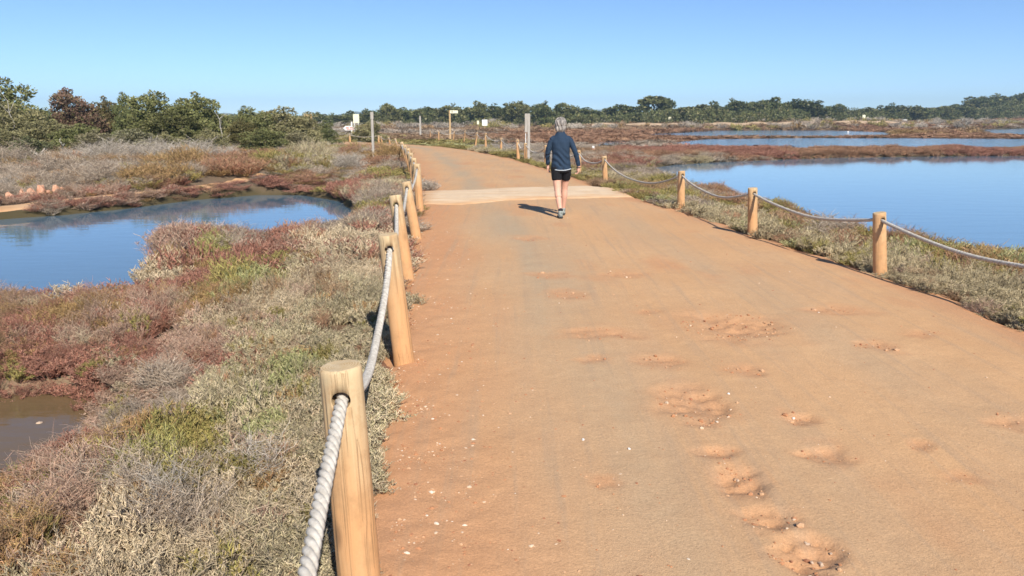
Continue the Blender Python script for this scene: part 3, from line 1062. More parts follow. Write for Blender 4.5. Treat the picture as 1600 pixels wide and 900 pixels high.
CTRL = [  # pixel of the photograph, palette
    # near left
    (560, 520, 'glauc'), (520, 470, 'beige'), (450, 440, 'glauc'), (480, 540, 'glauc'), (420, 580, 'glauc'), (440, 640, 'green'), (380, 640, 'glauc'), (600, 620, 'glauc'), (600, 690, 'glauc'),
    (560, 430, 'beige'), (580, 400, 'beige'), (520, 400, 'beige'), (450, 395, 'pink'), (385, 470, 'green'), (340, 480, 'rustol'), (425, 440, 'olive'), (470, 500, 'beige'), (400, 520, 'beige'), (350, 560, 'pink'),
    (440, 720, 'glauc'), (380, 740, 'green'), (330, 680, 'glauc'), (470, 780, 'glauc'), (460, 860, 'beige'), (400, 840, 'beige'), (350, 880, 'beige'), (420, 900, 'glauc'),
    (280, 700, 'gold'), (260, 740, 'olive'), (300, 790, 'olive'), (220, 790, 'lime'), (300, 610, 'pink'), (330, 580, 'red'),
    (210, 620, 'pink'), (240, 650, 'greybrown'), (260, 590, 'pink'), (230, 690, 'greybrown'), (200, 860, 'beige'), (260, 860, 'greybrown'), (120, 860, 'pink'), (160, 830, 'greybrown'), (310, 840, 'grey'),
    (170, 690, 'pink'), (140, 680, 'red'), (80, 690, 'olive'), (100, 720, 'red'), (40, 740, 'lime'), (60, 790, 'olive'), (130, 760, 'red'), (170, 770, 'pink'), (20, 700, 'red'), (20, 830, 'lime'), (10, 880, 'gold'), (60, 850, 'lime'), (90, 890, 'pink'), (150, 900, 'beige'),
    (110, 800, 'greybrown'), (90, 740, 'pink'), (200, 730, 'rustol'), (-60, 760, 'pink'), (-120, 850, 'red'), (30, 780, 'gold'),
    # red band
    (40, 560, 'red'), (100, 520, 'red'), (160, 560, 'red'), (60, 490, 'red'), (200, 500, 'red'), (240, 480, 'pink'), (280, 450, 'red'), (330, 430, 'red'), (230, 530, 'pink'), (120, 470, 'pink'), (180, 460, 'red'),
    (60, 460, 'pink'), (130, 445, 'beige'), (230, 430, 'beige'), (190, 525, 'pink'), (20, 520, 'brown'), (100, 570, 'red'), (370, 400, 'red'), (420, 380, 'red'), (300, 500, 'pink'), (250, 510, 'red'), (450, 375, 'rust'),
    (-100, 520, 'red'), (-200, 570, 'pink'), (80, 480, 'rustol'), (150, 500, 'rustol'),
    # island and upper near bank
    (300, 375, 'red'), (270, 385, 'pink'), (340, 390, 'lime'), (310, 355, 'greybrown'), (380, 385, 'greybrown'), (260, 400, 'beige'), (500, 365, 'red'), (540, 365, 'rust'), (560, 350, 'brown'), (580, 340, 'olive'), (600, 330, 'greybrown'), (590, 370, 'greybrown'),
    # left behind the pond, below the pole
    (560, 300, 'red'), (530, 285, 'red'), (500, 280, 'rust'), (460, 285, 'red'), (580, 280, 'olive'), (600, 270, 'greybrown'), (590, 300, 'glauc'), (550, 260, 'rust'), (510, 262, 'olive'), (470, 265, 'glauc'), (430, 270, 'olive'),
    (610, 240, 'brown'), (620, 235, 'olive'), (600, 250, 'rustol'), (560, 240, 'rust'), (535, 252, 'grey'), (500, 240, 'glauc'), (450, 240, 'olive'), (420, 255, 'rust'), (560, 225, 'grey'), (520, 228, 'greybrown'), (480, 225, 'grey'), (540, 218, 'olive'), (590, 222, 'olive'),
    (30, 322, 'pink'), (80, 330, 'red'), (120, 325, 'greybrown'), (170, 318, 'red'), (220, 312, 'pink'), (250, 305, 'pink'), (290, 300, 'red'), (330, 298, 'pink'), (360, 292, 'red'), (400, 290, 'red'), (380, 300, 'beige'), (440, 292, 'pink'), (150, 330, 'beige'), (0, 335, 'beige'), (200, 326, 'beige'),
    (20, 270, 'greybrown'), (60, 265, 'grey'), (110, 275, 'greybrown'), (150, 280, 'brown'), (190, 275, 'greybrown'), (240, 270, 'brown'), (280, 255, 'rustol'), (300, 270, 'greybrown'), (350, 270, 'rustol'), (390, 262, 'rust'), (200, 255, 'greybrown'), (120, 260, 'grey'), (90, 285, 'greybrown'), (30, 250, 'grey'),
    (180, 240, 'greybrown'), (240, 235, 'grey'), (300, 232, 'greybrown'), (210, 245, 'brown'), (270, 243, 'olive'), (130, 245, 'olive'), (90, 250, 'brown'), (320, 255, 'brown'), (220, 262, 'rustol'), (330, 240, 'greybrown'), (370, 235, 'olive'), (400, 225, 'olive'), (150, 225, 'grey'), (200, 220, 'grey'), (60, 235, 'grey'), (0, 225, 'olive'),
    # right bank
    (1430, 402, 'olive'), (1480, 407, 'green'), (1530, 408, 'rust'), (1595, 425, 'rustol'), (1405, 392, 'rustol'), (1270, 352, 'rust'), (1220, 338, 'brown'), (1185, 328, 'olive'), (1345, 378, 'olive'), (1370, 385, 'rust'), (1310, 372, 'olive'), (1560, 440, 'rust'), (1510, 432, 'olive'), (1600, 455, 'brown'),
    (1590, 500, 'straw'), (1500, 465, 'straw'), (1430, 440, 'straw'), (1560, 470, 'straw'), (1500, 430, 'rust'), (1450, 415, 'olive'), (1420, 400, 'green'), (1560, 395, 'green'), (1540, 420, 'greybrown'), (1590, 440, 'olive'), (1480, 420, 'rustol'), (1610, 420, 'greybrown'),
    (1300, 400, 'straw'), (1330, 410, 'straw'), (1230, 375, 'straw'), (1280, 380, 'straw'), (1250, 360, 'olive'), (1300, 370, 'greybrown'), (1340, 370, 'rustol'), (1200, 345, 'olive'), (1230, 350, 'brown'), (1320, 350, 'rust'), (1290, 355, 'greybrown'),
    (1150, 345, 'straw'), (1100, 320, 'olive'), (1120, 330, 'greybrown'), (1140, 320, 'rustol'), (1160, 305, 'rust'), (1100, 300, 'rust'), (1120, 310, 'greybrown'), (1040, 310, 'olive'), (1010, 300, 'brown'), (1000, 285, 'olive'), (1030, 295, 'rustol'), (980, 290, 'olive'), (960, 280, 'straw'), (940, 285, 'olive'),
    (1000, 265, 'greybrown'), (980, 255, 'red'), (1020, 270, 'greybrown'), (1000, 248, 'red'), (1040, 245, 'greybrown'), (1030, 252, 'straw'), (960, 262, 'olive'), (930, 270, 'olive'), (950, 250, 'rust'), (920, 262, 'brown'), (970, 240, 'rust'), (930, 240, 'greybrown'), (990, 232, 'red'), (960, 232, 'brown'),
    (1100, 240, 'rust'), (1200, 238, 'red'), (1300, 236, 'rust'), (1400, 237, 'rust'), (1500, 237, 'red'), (1600, 237, 'rust'), (1150, 243, 'greybrown'), (1250, 242, 'straw'), (1350, 240, 'straw'), (1450, 239, 'rust'), (1100, 247, 'straw'), (1750, 238, 'rust'), (1900, 238, 'red'),
    (830, 262, 'olive'), (790, 248, 'olive'), (760, 240, 'glauc'), (730, 232, 'olive'), (700, 225, 'green'), (670, 219, 'olive'), (640, 217, 'olive'), (880, 250, 'greybrown'), (850, 240, 'grey'), (800, 232, 'grey'), (780, 226, 'grey'), (850, 228, 'greybrown'), (820, 240, 'olive'), (880, 235, 'brown'),
    (780, 214, 'greybrown'), (830, 214, 'rust'), (880, 212, 'rust'), (740, 214, 'olive'), (700, 212, 'brown'), (900, 222, 'greybrown'), (950, 215, 'rust'), (900, 205, 'rust'), (850, 203, 'rust'), (950, 203, 'rust'), (1000, 206, 'rust'), (1000, 216, 'greybrown'), (1100, 215, 'rust'), (1250, 215, 'brown'),
    (1100, 200, 'rust'), (1200, 200, 'rust'), (1300, 200, 'rust'), (1400, 203, 'rustol'), (1450, 205, 'rust'), (1500, 210, 'rust'), (1000, 198, 'brown'), (800, 200, 'brown'), (700, 203, 'greybrown'), (1500, 214, 'brown'), (1580, 213, 'rust'), (1250, 198, 'brown'), (1400, 197, 'rust'), (1550, 198, 'brown'),
    (600, 205, 'brown'), (560, 205, 'olive'), (520, 205, 'grey'), (450, 210, 'olive'),
]
cw, ck = [], []
PN = list(PAL)
for u, v, p in CTRL:
    w = at(u, v + 4, -0.28)
    cw.append((w.x, w.y)); ck.append(PN.index(p))
cw, ck = np.array(cw), np.array(ck)


def choose(x, y):
    """palette of each point: nearest patch, frayed by noise"""
    s = np.clip(np.hypot(x, y), 2, 200)
    jx = 0.055 * s * fbm(x / (0.06 * s.clip(4, 60)), y / (0.06 * s.clip(4, 60)), 301) + rng.normal(0, 0.012, len(x)) * s
    jy = 0.10 * s * fbm(x / (0.06 * s.clip(4, 60)), y / (0.06 * s.clip(4, 60)), 302) + rng.normal(0, 0.02, len(x)) * s
    px, py = x + jx, y + jy
    # compare in bearing and log distance so that far, foreshortened patches count alike
    bx, by = px / np.maximum(py, 0.5), np.log(np.maximum(py, 0.5)) * 0.8
    cx, cy = cw[:, 0] / cw[:, 1], np.log(cw[:, 1]) * 0.8
    out = np.empty(len(x), int)
    for i in range(0, len(x), 4000):
        d = (bx[i:i + 4000, None] - cx[None]) ** 2 + (by[i:i + 4000, None] - cy[None]) ** 2
        out[i:i + 4000] = ck[np.argmin(d, 1)]
    return out


PC1 = np.array([PAL[p][0] for p in PN]); PC2 = np.array([PAL[p][1] for p in PN]); PTW = np.array([PAL[p][2] for p in PN])


def allowed(x, y, rad_):
    ok = -poly_sd(x, y, ROAD) > np.where(x > 0, -0.02, 0.02) + rad_ * 0.30 + 0.26 * fbm(x / 0.6, y / 0.6, 401)
    for k, pl in enumerate(PONDS):
        ok &= poly_sd(x, y, pl) + 0.16 * fbm(x / 0.8, y / 0.8, 40 + k) < np.where(y < 40, -0.02, 0.1)
    ok &= poly_sd(x, y, POOL) < 0.19
    ok &= line_d(x, y, PATH) > 0.62 + 0.25 * fbm(x / 0.7, y / 0.7, 402)
    for u, v in ((14, 309), (34, 308), (50, 306), (64, 305), (75, 304), (87, 304), (99, 303), (157, 295)):
        p = at(u, v, -0.33)
        ok &= np.hypot(x - p.x, (y - p.y + 0.45) * 0.65) > 0.48
    for p in MUD:
        ok &= np.hypot(x - p.x, (y - p.y)) > 0.16 + 0.08 * fbm(x / 0.3, y / 0.3, 403)
    return ok


def scatter(label, coll, dens, y0, y1, xr, scl, hz, keep=None, gaps=0.0, hfun=None, force=None, mix=None, mixp=0.2):
    ya, yb = y0, y1
    A = 0
    x0f, x1f = xr
    xw = max(abs(x0f(yb)), abs(x1f(yb)))
    n = int(dens * (yb - ya) * 2 * xw)
    x = rng.uniform(-xw, xw, n)
    y = rng.uniform(ya, yb, n)
    lo = np.array([x0f(v) for v in y]); hi = np.array([x1f(v) for v in y])
    m_ = (x > lo) & (x < hi)
    x, y = x[m_], y[m_]
    m_ = allowed(x, y, scl * 0.2)
    if keep is not None: m_ &= keep(x, y)
    if gaps: m_ &= fbm(x / (0.5 + y * 0.03), y / (0.5 + y * 0.03), 501) > -gaps
    x, y = x[m_], y[m_]
    n = len(x)
    z = H(x, y) - 0.01
    pal = choose(x, y) if force is None else np.array([PN.index(f) for f in force])[np.floor(vnoise(x / 7, y / 7, 610) * 0.999 * len(force)).astype(int)]
    if mix:
        sw = rng.uniform(0, 1, n) < mixp
        pal = np.where(sw, np.array([PN.index(f) for f in mix])[rng.integers(0, len(mix), n)], pal)
    var = rng.uniform(0.78, 1.22, (n, 1))
    patch = (1 + 0.16 * fbm(x / 0.7, y / 0.7, 503))[:, None]
    c1 = PC1[pal] * var * patch; c2 = PC2[pal] * var * patch
    tw = rng.uniform(0, 1, n) < PTW[pal]
    idx = np.where(tw, rng.integers(4, 7, n), rng.integers(0, 4, n))
    hump = 1 + 0.75 * fbm(x / (0.45 + 0.02 * y), y / (0.45 + 0.02 * y), 505)
    s = scl * rng.uniform(0.8, 1.25, n)
    edge = np.clip(-poly_sd(x, y, ROAD), 0, 5)
    low = (0.55 + 0.45 * smooth(0.1, 1.0, edge)) * (hfun(x, y) if hfun is not None else 1)
    S = np.stack([s, s, hz * hump * low * rng.uniform(0.8, 1.25, n)], 1)
    rot = np.stack([rng.normal(0, 0.15, n), rng.normal(0, 0.15, n), rng.uniform(0, 6.28, n)], 1)
    one = np.ones((n, 1))
    me = bpy.data.meshes.new('scrub_points')
    me = np_mesh('scrub_points', np.stack([x, y, z], 1), [], True) if False else me
    me.vertices.add(n)
    me.vertices.foreach_set('co', np.stack([x, y, z], 1).astype(np.float32).ravel())
    for nm, t, arr, key in (('col', 'FLOAT_COLOR', np.hstack([c1, one]), 'color'), ('col2', 'FLOAT_COLOR', np.hstack([c2, one]), 'color'),
                            ('scl', 'FLOAT_VECTOR', S, 'vector'), ('rot', 'FLOAT_VECTOR', rot, 'vector'), ('idx', 'INT', idx.astype(np.int32), 'value')):
        a = me.attributes.new(nm, t, 'POINT')
        a.data.foreach_set(key, np.ascontiguousarray(arr, dtype=np.int32 if t == 'INT' else np.float32).ravel())
    o = link('saltmarsh_scrub', me)
    md = o.modifiers.new('scatter', 'NODES')
    md.node_group = NG[coll]
    tag(o, label, 'scrub', kind='stuff')
    print('scatter', label, n)


def beyond(x, y):
    return y - (16.3 + 1.4 * (x + 10.9))


def low_strip(x, y):
    w = beyond(x, y)
    return 1 - 0.48 * smooth(-1.5, 0.0, w) * smooth(5.5, 3.6, w) * smooth(-3.5, -5.5, x)


wl, wr = (lambda y: -0.80 * y - 2.5), (lambda y: 0.80 * y + 2.5)
mid = lambda y: 0.06 * y
scatter('fleshy grey-green and pink saltmarsh scrub filling the near left foreground', 'tuft_near', 84, 0.2, 8.0, (wl, mid), 0.78, 0.92, gaps=0.75, hfun=lambda x, y: 0.45 + 0.55 * smooth(0.15, 0.9, -poly_sd(x, y, POOL)), mix=('pink', 'olive', 'beige', 'gold', 'rust', 'glauc', 'brown'))
scatter('pale grey-green scrub along the near right road edge', 'tuft_near', 60, 3.0, 9.0, (mid, wr), 0.85, 0.9, mix=('olive', 'brown', 'straw', 'beige', 'glauc', 'pink'))
scatter('red saltmarsh scrub band between the near bushes and the left pond', 'tuft_mid', 26, 8.0, 21.0, (wl, mid), 1.25, 1.0, hfun=low_strip, mixp=0.2, mix=('red', 'rust', 'pink', 'rustol', 'red'))
scatter('olive and beige scrub on the bank between road and lagoon', 'tuft_mid', 28, 9.0, 21.0, (mid, wr), 1.15, 0.95, mix=('olive', 'brown', 'rustol', 'green', 'rust', 'olive'))
scatter('grey, rust and olive scrub beyond the left pond', 'tuft_mid', 8.5, 21.0, 48.0, (wl, lambda y: -0.10 * y), 1.9, 1.2, mix=('olive', 'brown', 'rustol', 'grey', 'rust'),
        hfun=lambda x, y: low_strip(x, y) * (0.75 + 0.25 * smooth(24, 30, y)) * (1 + 0.75 * fbm(x / 1.7, y / 1.7, 601)))
scatter('rust and grey scrub beyond the right fence and the lagoon', 'tuft_mid', 7.5, 21.0, 55.0, (lambda y: -0.10 * y, wr), 1.9, 0.85, hfun=lambda x, y: 1 + 0.4 * fbm(x / 1.6, y / 1.6, 602))
scatter('distant rust brown marsh scrub between the far ponds', 'tuft_far', 2.6, 48.0, 125.0, (wl, wr), 2.9, 0.36, keep=lambda x, y: (y > 55) | (x < -0.1 * y))
scatter('farthest brown scrub and dune plants before the treeline', 'tuft_far', 0.30, 125.0, 340.0, (wl, wr), 6.5, 1.3,
        keep=lambda x, y: dune(x, y) < 0.4)
scatter('grey-green bushes along the foot of the far wood', 'tuft_far', 0.045, 165.0, 240.0, (wl, wr), 8.0, 4.2, keep=lambda x, y: (dune(x, y) < 0.25) & (fbm(x / 12, y / 8, 620) > -0.05), force=('greybrown', 'olive', 'grey', 'rustol'))


# ------------------------------------------------------------------ leaves and twigs of single plants
def leaf_cloud(seed, blobs, n, size, tints, flat=0.75, noise_amp=0.25, up=0.35):
    """many small pointed leaf sprays spread through the outer volume of a crown; blobs (x,y,z,rx,ry,rz)"""
    r = np.random.default_rng(seed)
    B = np.array(blobs, float)
    w = (B[:, 3] * B[:, 4] + B[:, 4] * B[:, 5] + B[:, 3] * B[:, 5])
    k = r.choice(len(B), n, p=w / w.sum())
    d = r.normal(0, 1, (n, 3)); d /= np.linalg.norm(d, axis=1, keepdims=True)
    lump = 1 + noise_amp * fbm(d[:, 0] * 2.2 + k * 5.1, d[:, 2] * 2.2 + d[:, 1] * 1.7, seed % 97)
    shell = (1 - 0.42 * r.uniform(0, 1, n) ** 1.6) * lump
    C = B[k, :3] + d * shell[:, None] * B[k, 3:]
    # drop leaves buried deep in another blob
    q = np.min(np.linalg.norm((C[:, None, :] - B[None, :, :3]) / B[None, :, 3:], axis=2), axis=1)
    keep = q > 0.52
    C, d, k = C[keep], d[keep], k[keep]
    n = len(C)
    ax = d + np.array([0, 0, up]) + r.normal(0, 0.5, (n, 3)); ax /= np.linalg.norm(ax, axis=1, keepdims=True)
    sd = np.cross(ax, r.normal(0, 1, (n, 3))); sd /= np.linalg.norm(sd, axis=1, keepdims=True) + 1e-9
    L = size * r.uniform(0.6, 1.5, n)[:, None]
    W = L * r.uniform(0.28, 0.5, n)[:, None]
    nrm = np.cross(ax, sd)
    V = np.stack([C - ax * L * 0.5, C + sd * W - ax * L * 0.05 + nrm * W * 0.35, C + ax * L * 0.6, C - sd * W - ax * L * 0.05 + nrm * W * 0.35], 1).reshape(-1, 3)
    Q = np.arange(n * 4).reshape(-1, 4)
    rn = np.clip(r.normal(0.5, 0.17, n) + 0.28 * fbm(C[:, 0] / (size * 6), C[:, 2] / (size * 6) + C[:, 1] * 0.7, seed % 89 + 3), 0, 1)
    alt = (r.uniform(0, 1, n) < 0.30) * r.uniform(0.2, 0.9, n)
    ti = np.array(tints)[r.integers(0, len(tints), n)]
    return V, Q, np.repeat(rn, 4), np.repeat(alt, 4), np.hstack([np.repeat(ti, 4, 0), np.ones((n * 4, 1))])


def crown_blobs(seed, w, h, n, base=0.15, dense=1.0):
    r = np.random.default_rng(seed)
    out = []
    for i in range(n):
        a = r.uniform(0, 6.28)
        zf = r.uniform(0.0, 1.0)
        rr = w * 0.5 * (1 - 0.55 * zf ** 1.5) * math.sqrt(r.uniform(0.05, 1)) * 0.75
        s = w * r.uniform(0.17, 0.27) * (1 - 0.35 * zf) * dense
        z = h * (base + (1 - base) * zf) - s * 0.75
        z = max(z, s * 0.45)
        out.append((rr * math.cos(a), rr * math.sin(a), z, s * r.uniform(0.9, 1.25), s * r.uniform(0.9, 1.25), s * r.uniform(0.7, 0.95)))
    return out


def crown_leaders(seed, w, h, leaders=4, per=11):
    """several pointed leaders of unequal height that merge into one ragged crown, foliage down to the ground"""
    r = np.random.default_rng(seed)
    out = []
    for k in range(leaders):
        a = r.uniform(0, 6.28)
        q = 0.0 if k == 0 else w * r.uniform(0.16, 0.36)
        hh = h if k == 0 else h * r.uniform(0.5, 0.92)
        cx, cy = q * math.cos(a), q * math.sin(a)
        lean = r.uniform(-0.12, 0.12, 2) * w
        for i in range(per):
            zf = (i + r.uniform(0, 1)) / per
            rr = w * 0.27 * (1 - 0.6 * zf ** 1.5) * math.sqrt(r.uniform(0.0, 1))
            b = r.uniform(0, 6.28)
            s_ = w * r.uniform(0.09, 0.15) * (1.15 - 0.6 * zf)
            z = max(hh * (0.04 + 0.96 * zf) - s_ * 0.7, s_ * 0.5)
            out.append((cx + lean[0] * zf + rr * math.cos(b), cy + lean[1] * zf + rr * math.sin(b), z, s_ * r.uniform(0.9, 1.4), s_ * r.uniform(0.9, 1.4), s_ * r.uniform(0.65, 1.0)))
    return out


def trunk_mesh(seed, blobs, r0, n_limb=7):
    r = np.random.default_rng(seed + 500)
    B = np.array(blobs)
    top = np.array([0.0, 0.0, B[:, 2].mean()])
    P, R = [], []
    K = 5
    ts = np.linspace(0, 1, K)[:, None]
    main = np.array([0, 0, -0.25]) * (1 - ts) + top * ts
    main[:, :2] += r.normal(0, 0.08 * top[2], (K, 2)) * ts
    P.append(main); R.append(r0 * np.linspace(1.2, 0.6, K))
    for j in r.choice(len(B), min(n_limb, len(B)), replace=False):
        s = main[r.integers(1, K - 1)]
        e = B[j, :3] + np.array([0, 0, B[j, 5] * 0.5])
        mid_ = (s + e) / 2 + r.normal(0, 0.1 * top[2], 3)
        q = (1 - ts) ** 2 * s + 2 * ts * (1 - ts) * mid_ + ts ** 2 * e
        P.append(q); R.append(r0 * 0.5 * np.linspace(1.0, 0.3, K))
    V, Q = tubes(np.array(P), np.array(R), 6)
    return np_mesh('trunk', V, Q)


GREENS = [(0.16, 0.16, 0.055), (0.24, 0.21, 0.09), (0.30, 0.26, 0.15), (0.12, 0.13, 0.045)]
TREE_KIT = {}


def tree_kit(kind, var):
    key = (kind, var)
    if key in TREE_KIT: return TREE_KIT[key]
    seed = 1000 + var * 13 + {'juniper': 0, 'far': 200, 'pine': 400}[kind]
    if kind == 'juniper':      # near ones, 3 m wide 3 m tall
        bl = crown_blobs(seed, 3.0, 2.75, 30, 0.06, 0.85) + [b_ for b_ in crown_leaders(seed, 2.3, 2.9, 6, 22)]
        lv = leaf_cloud(seed, bl, 38000, 0.072, GREENS, noise_amp=0.5, up=0.8)
        r0 = 0.14
    elif kind == 'far':        # 6 m wide 5 m tall
        bl = crown_blobs(seed, 6.0, 4.4, 22, 0.06, 0.95) + crown_leaders(seed, 5.6, 5.0, 4, 8)
        lv = leaf_cloud(seed, bl, 11000, 0.25, GREENS, noise_amp=0.5, up=0.7)
        r0 = 0.22
    else:                      # umbrella pine, open lower part
        r = np.random.default_rng(seed)
        bl = []
        for i in range(14):
            a = r.uniform(0, 6.28); q = math.sqrt(r.uniform(0, 1)) * 2.2
            bl.append((q * math.cos(a), q * math.sin(a), 5.6 - 0.22 * q * q + r.uniform(-0.5, 0.5), r.uniform(.8, 1.2), r.uniform(.8, 1.2), r.uniform(.4, .6)))
        for i in range(4):
            a = r.uniform(0, 6.28)
            bl.append((1.9 * math.cos(a), 1.9 * math.sin(a), r.uniform(2.6, 4.0), .8, .8, .45))
        lv = leaf_cloud(seed, bl, 4200, 0.34, GREENS)
        r0 = 0.2
    V, Q, rn, al, ti = lv
    cm = np_mesh('crown', V, Q, False, {'rnd': ('FLOAT', rn), 'alt': ('FLOAT', al), 'tint': ('FLOAT_COLOR', ti)})
    cm.materials.append(M['plant'])
    tm = trunk_mesh(seed, bl, r0)
    tm.materials.append(M['bark'])
    size = {'juniper': (3.0, 3.0), 'far': (6.0, 5.0), 'pine': (6.2, 6.2)}[kind]
    zt = np.percentile(V[:, 2], 99.7); wd = np.percentile(V[:, 0], 99) - np.percentile(V[:, 0], 1)
    TREE_KIT[key] = (cm, tm, (wd, zt))
    return TREE_KIT[key]


def tree(name, kind, var, u, top_v, wpx, dist, label, color=(0.075, 0.095, 0.028), group=None, depth=1.0, cat='tree', sink=0.0, rz=None):
    top = at_y(u, top_v, dist)
    gz = H1(top.x, dist) - sink
    h = max(top.z - gz, 0.5)
    w = wpx * dist / F
    cm, tm, (wd, zt) = tree_kit(kind, var)
    root = empty(name, (top.x, dist, gz), random.uniform(0, 6.28) if rz is None else rz)
    root.scale = (w / wd, w / wd * depth, h / zt)
    tag(root, label, cat, group)
    c = link('crown', cm, None, root); c.color = (*color, 1)
    t = link('trunk', tm, None, root)
    return root


GRN, DGRN, OLV, RBR = (0.17, 0.175, 0.065), (0.125, 0.14, 0.055), (0.24, 0.215, 0.105), (0.165, 0.10, 0.07)
NEAR = [  # u, top, width px, distance, colour, label
    (-6, 128, 120, 40, GRN, 'tall green juniper cut by the left picture edge'),
    (25, 165, 110, 38, OLV, 'olive juniper bush below the tall one at the left edge'),
    (105, 143, 95, 43, RBR, 'reddish brown dying juniper on the left skyline'),
    (160, 158, 60, 45, (0.11, 0.085, 0.04), 'small brownish green juniper between the red-brown one and the big green pair'),
    (75, 190, 90, 36, OLV, 'light olive bush in front of the reddish brown juniper'),
    (118, 196, 80, 34, GRN, 'rounded green bush in front of the reddish brown juniper'),
    (200, 150, 60, 44, DGRN, 'slim dark juniper at the left end of the big green pair'),
    (240, 147, 110, 42, GRN, 'big dense green juniper, left of the big pair'),
    (302, 152, 92, 42, GRN, 'big dense green juniper with a bare stem on its right, right of the big pair'),
    (262, 176, 90, 40, (0.11, 0.11, 0.04), 'lower green juniper filling the front of the big green pair'),
    (45, 215, 85, 29, (0.12, 0.125, 0.06), 'grey-green juniper bush with bare pale branches at its foot'),
    (395, 170, 80, 44, GRN, 'juniper with a pointed top right of the pale bare stem'),
    (440, 170, 95, 45, OLV, 'broad olive juniper bush left of the tan post'),
    (375, 190, 60, 41, (0.13, 0.11, 0.04), 'low olive bush beside the pale bare stem'),
    (470, 184, 60, 50, OLV, 'small olive bush at the foot of the tan post'),
    (505, 190, 40, 55, DGRN, 'small dark bush between tan post and white board'),
    (575, 192, 60, 62, OLV, 'olive bush behind the tall grey pole'),
    (8, 205, 70, 33, OLV, 'low olive bush at the left edge behind the grey-green one'),
    (150, 207, 70, 33, (0.22, 0.19, 0.11), 'low brownish olive bush right of the rounded green one'),
    (205, 203, 75, 35, (0.24, 0.22, 0.13), 'low pale olive bush below the slim dark juniper'),
    (262, 208, 60, 34, OLV, 'low olive bush in the middle below the big green pair'),
    (330, 203, 60, 36, OLV, 'low olive bush below the right juniper of the pair'),
    (415, 203, 75, 36, GRN, 'low green bush spreading below the juniper with a pointed top'),
    (465, 207, 60, 37, (0.24, 0.21, 0.12), 'low brownish bush below the broad olive juniper'),
    (345, 182, 50, 46, GRN, 'green bush filling the gap behind the pale bare stem'),
]
for k, (u, tv, w, d, c, lab) in enumerate(NEAR):
    tree('juniper_bush', 'juniper', k % 5, u, tv, w, d, lab, c, 'junipers beyond the left pond', sink=0.1)

FAR = [  # u, top, width, dist, kind, label
    (504, 177, 30, 190, 'far', 'small dark tree at the left end of the far treeline'),
    (532, 181, 40, 200, 'far', 'low tree just left of the white board'),
    (578, 172, 34, 205, 'far', 'dark tree just right of the white board'),
    (604, 163.5, 40, 200, 'far', 'tall dark tree above the far bend of the road'),
    (625, 169, 34, 205, 'far', 'rounded tree right of the tall one above the far bend'),
    (648, 171, 34, 210, 'far', 'tree behind the thin grey pole'),
    (671, 168, 36, 215, 'far', 'tree midway between the thin pole and the tan signpost'),
    (706, 164.5, 40, 210, 'far', 'dark tree behind the tan signpost'),
    (728, 169, 28, 215, 'far', 'low tree left of the white information panel'),
    (750, 160, 34, 205, 'far', 'tall round tree above the white information panel'),
    (779, 164, 34, 208, 'far', 'middle tree between the panel and the broad grey pole'),
    (807, 160, 32, 205, 'far', 'tall tree just left of the broad grey pole'),
    (848, 161, 36, 205, 'far', 'tall tree between the broad grey pole and the walker'),
    (884, 162.5, 40, 210, 'far', 'tree directly above the head of the walker'),
    (912, 169, 50, 220, 'far', 'flat topped tree right of the walker head'),
    (940, 176, 40, 225, 'far', 'low bush in front of the far blue hills'),
    (975, 164.5, 48, 225, 'far', 'dark tree right of the far blue hills'),
    (1022, 150, 33, 230, 'pine', 'umbrella pine with an open windswept crown'),
    (1043, 156, 34, 232, 'far', 'dark tree leaning against the umbrella pine'),
    (1085, 165, 72, 225, 'far', 'wide low green tree beside the yellow panel'),
    (1111, 163, 34, 235, 'far', 'small tree at the right end of the wide low one'),
    (1127, 169, 26, 250, 'far', 'small tree in the notch of the far treeline'),
    (1150, 157, 44, 240, 'far', 'tree left of the big dark pine above the dunes'),
    (1172, 161, 36, 242, 'far', 'tree between the two tall ones above the dunes'),
    (1200, 154, 50, 240, 'far', 'big dark pine, tallest above the sand dunes'),
    (1225, 160, 40, 245, 'far', 'grey-green tree right of the big dark pine'),
    (1253, 156.5, 48, 245, 'far', 'broad flat topped tree right of the sand dunes'),
    (1276, 167, 34, 255, 'far', 'low tree beyond the right end of the dunes'),
    (1307, 164, 36, 270, 'far', 'twin topped tree left of the far yellow sign'),
    (1352, 169, 50, 285, 'far', 'low tree behind the far yellow sign'),
    (1384, 163.5, 40, 290, 'far', 'pointed tree right of the far yellow sign'),
    (1414, 166, 44, 300, 'far', 'rounded tree above the small white box'),
    (1442, 167, 44, 305, 'far', 'tree right of the small white box'),
    (1470, 167, 44, 310, 'far', 'low tree at the left foot of the wooded hill'),
    (1492, 164, 40, 320, 'far', 'dark tree on the left slope of the wooded hill'),
    (1518, 160, 42, 340, 'far', 'grey-green tree halfway up the wooded hill'),
    (1540, 152, 42, 360, 'far', 'dark tree on the shoulder of the wooded hill'),
    (1568, 149, 50, 380, 'far', 'dark round tree near the top of the wooded hill'),
    (1600, 147, 52, 385, 'far', 'topmost tree of the wooded hill at the right picture edge'),
]
for k, (u, tv, w, d, kind, lab) in enumerate(FAR):
    c = [(0.085, 0.10, 0.035), (0.12, 0.125, 0.045), (0.075, 0.09, 0.032), (0.13, 0.13, 0.05)][k % 4]
    tree('pine_tree' if kind == 'pine' else 'coastal_tree', kind, k % 5, u, tv, w * 1.25, d, lab, c, 'trees of the far treeline', depth=1.2, sink=0.3)


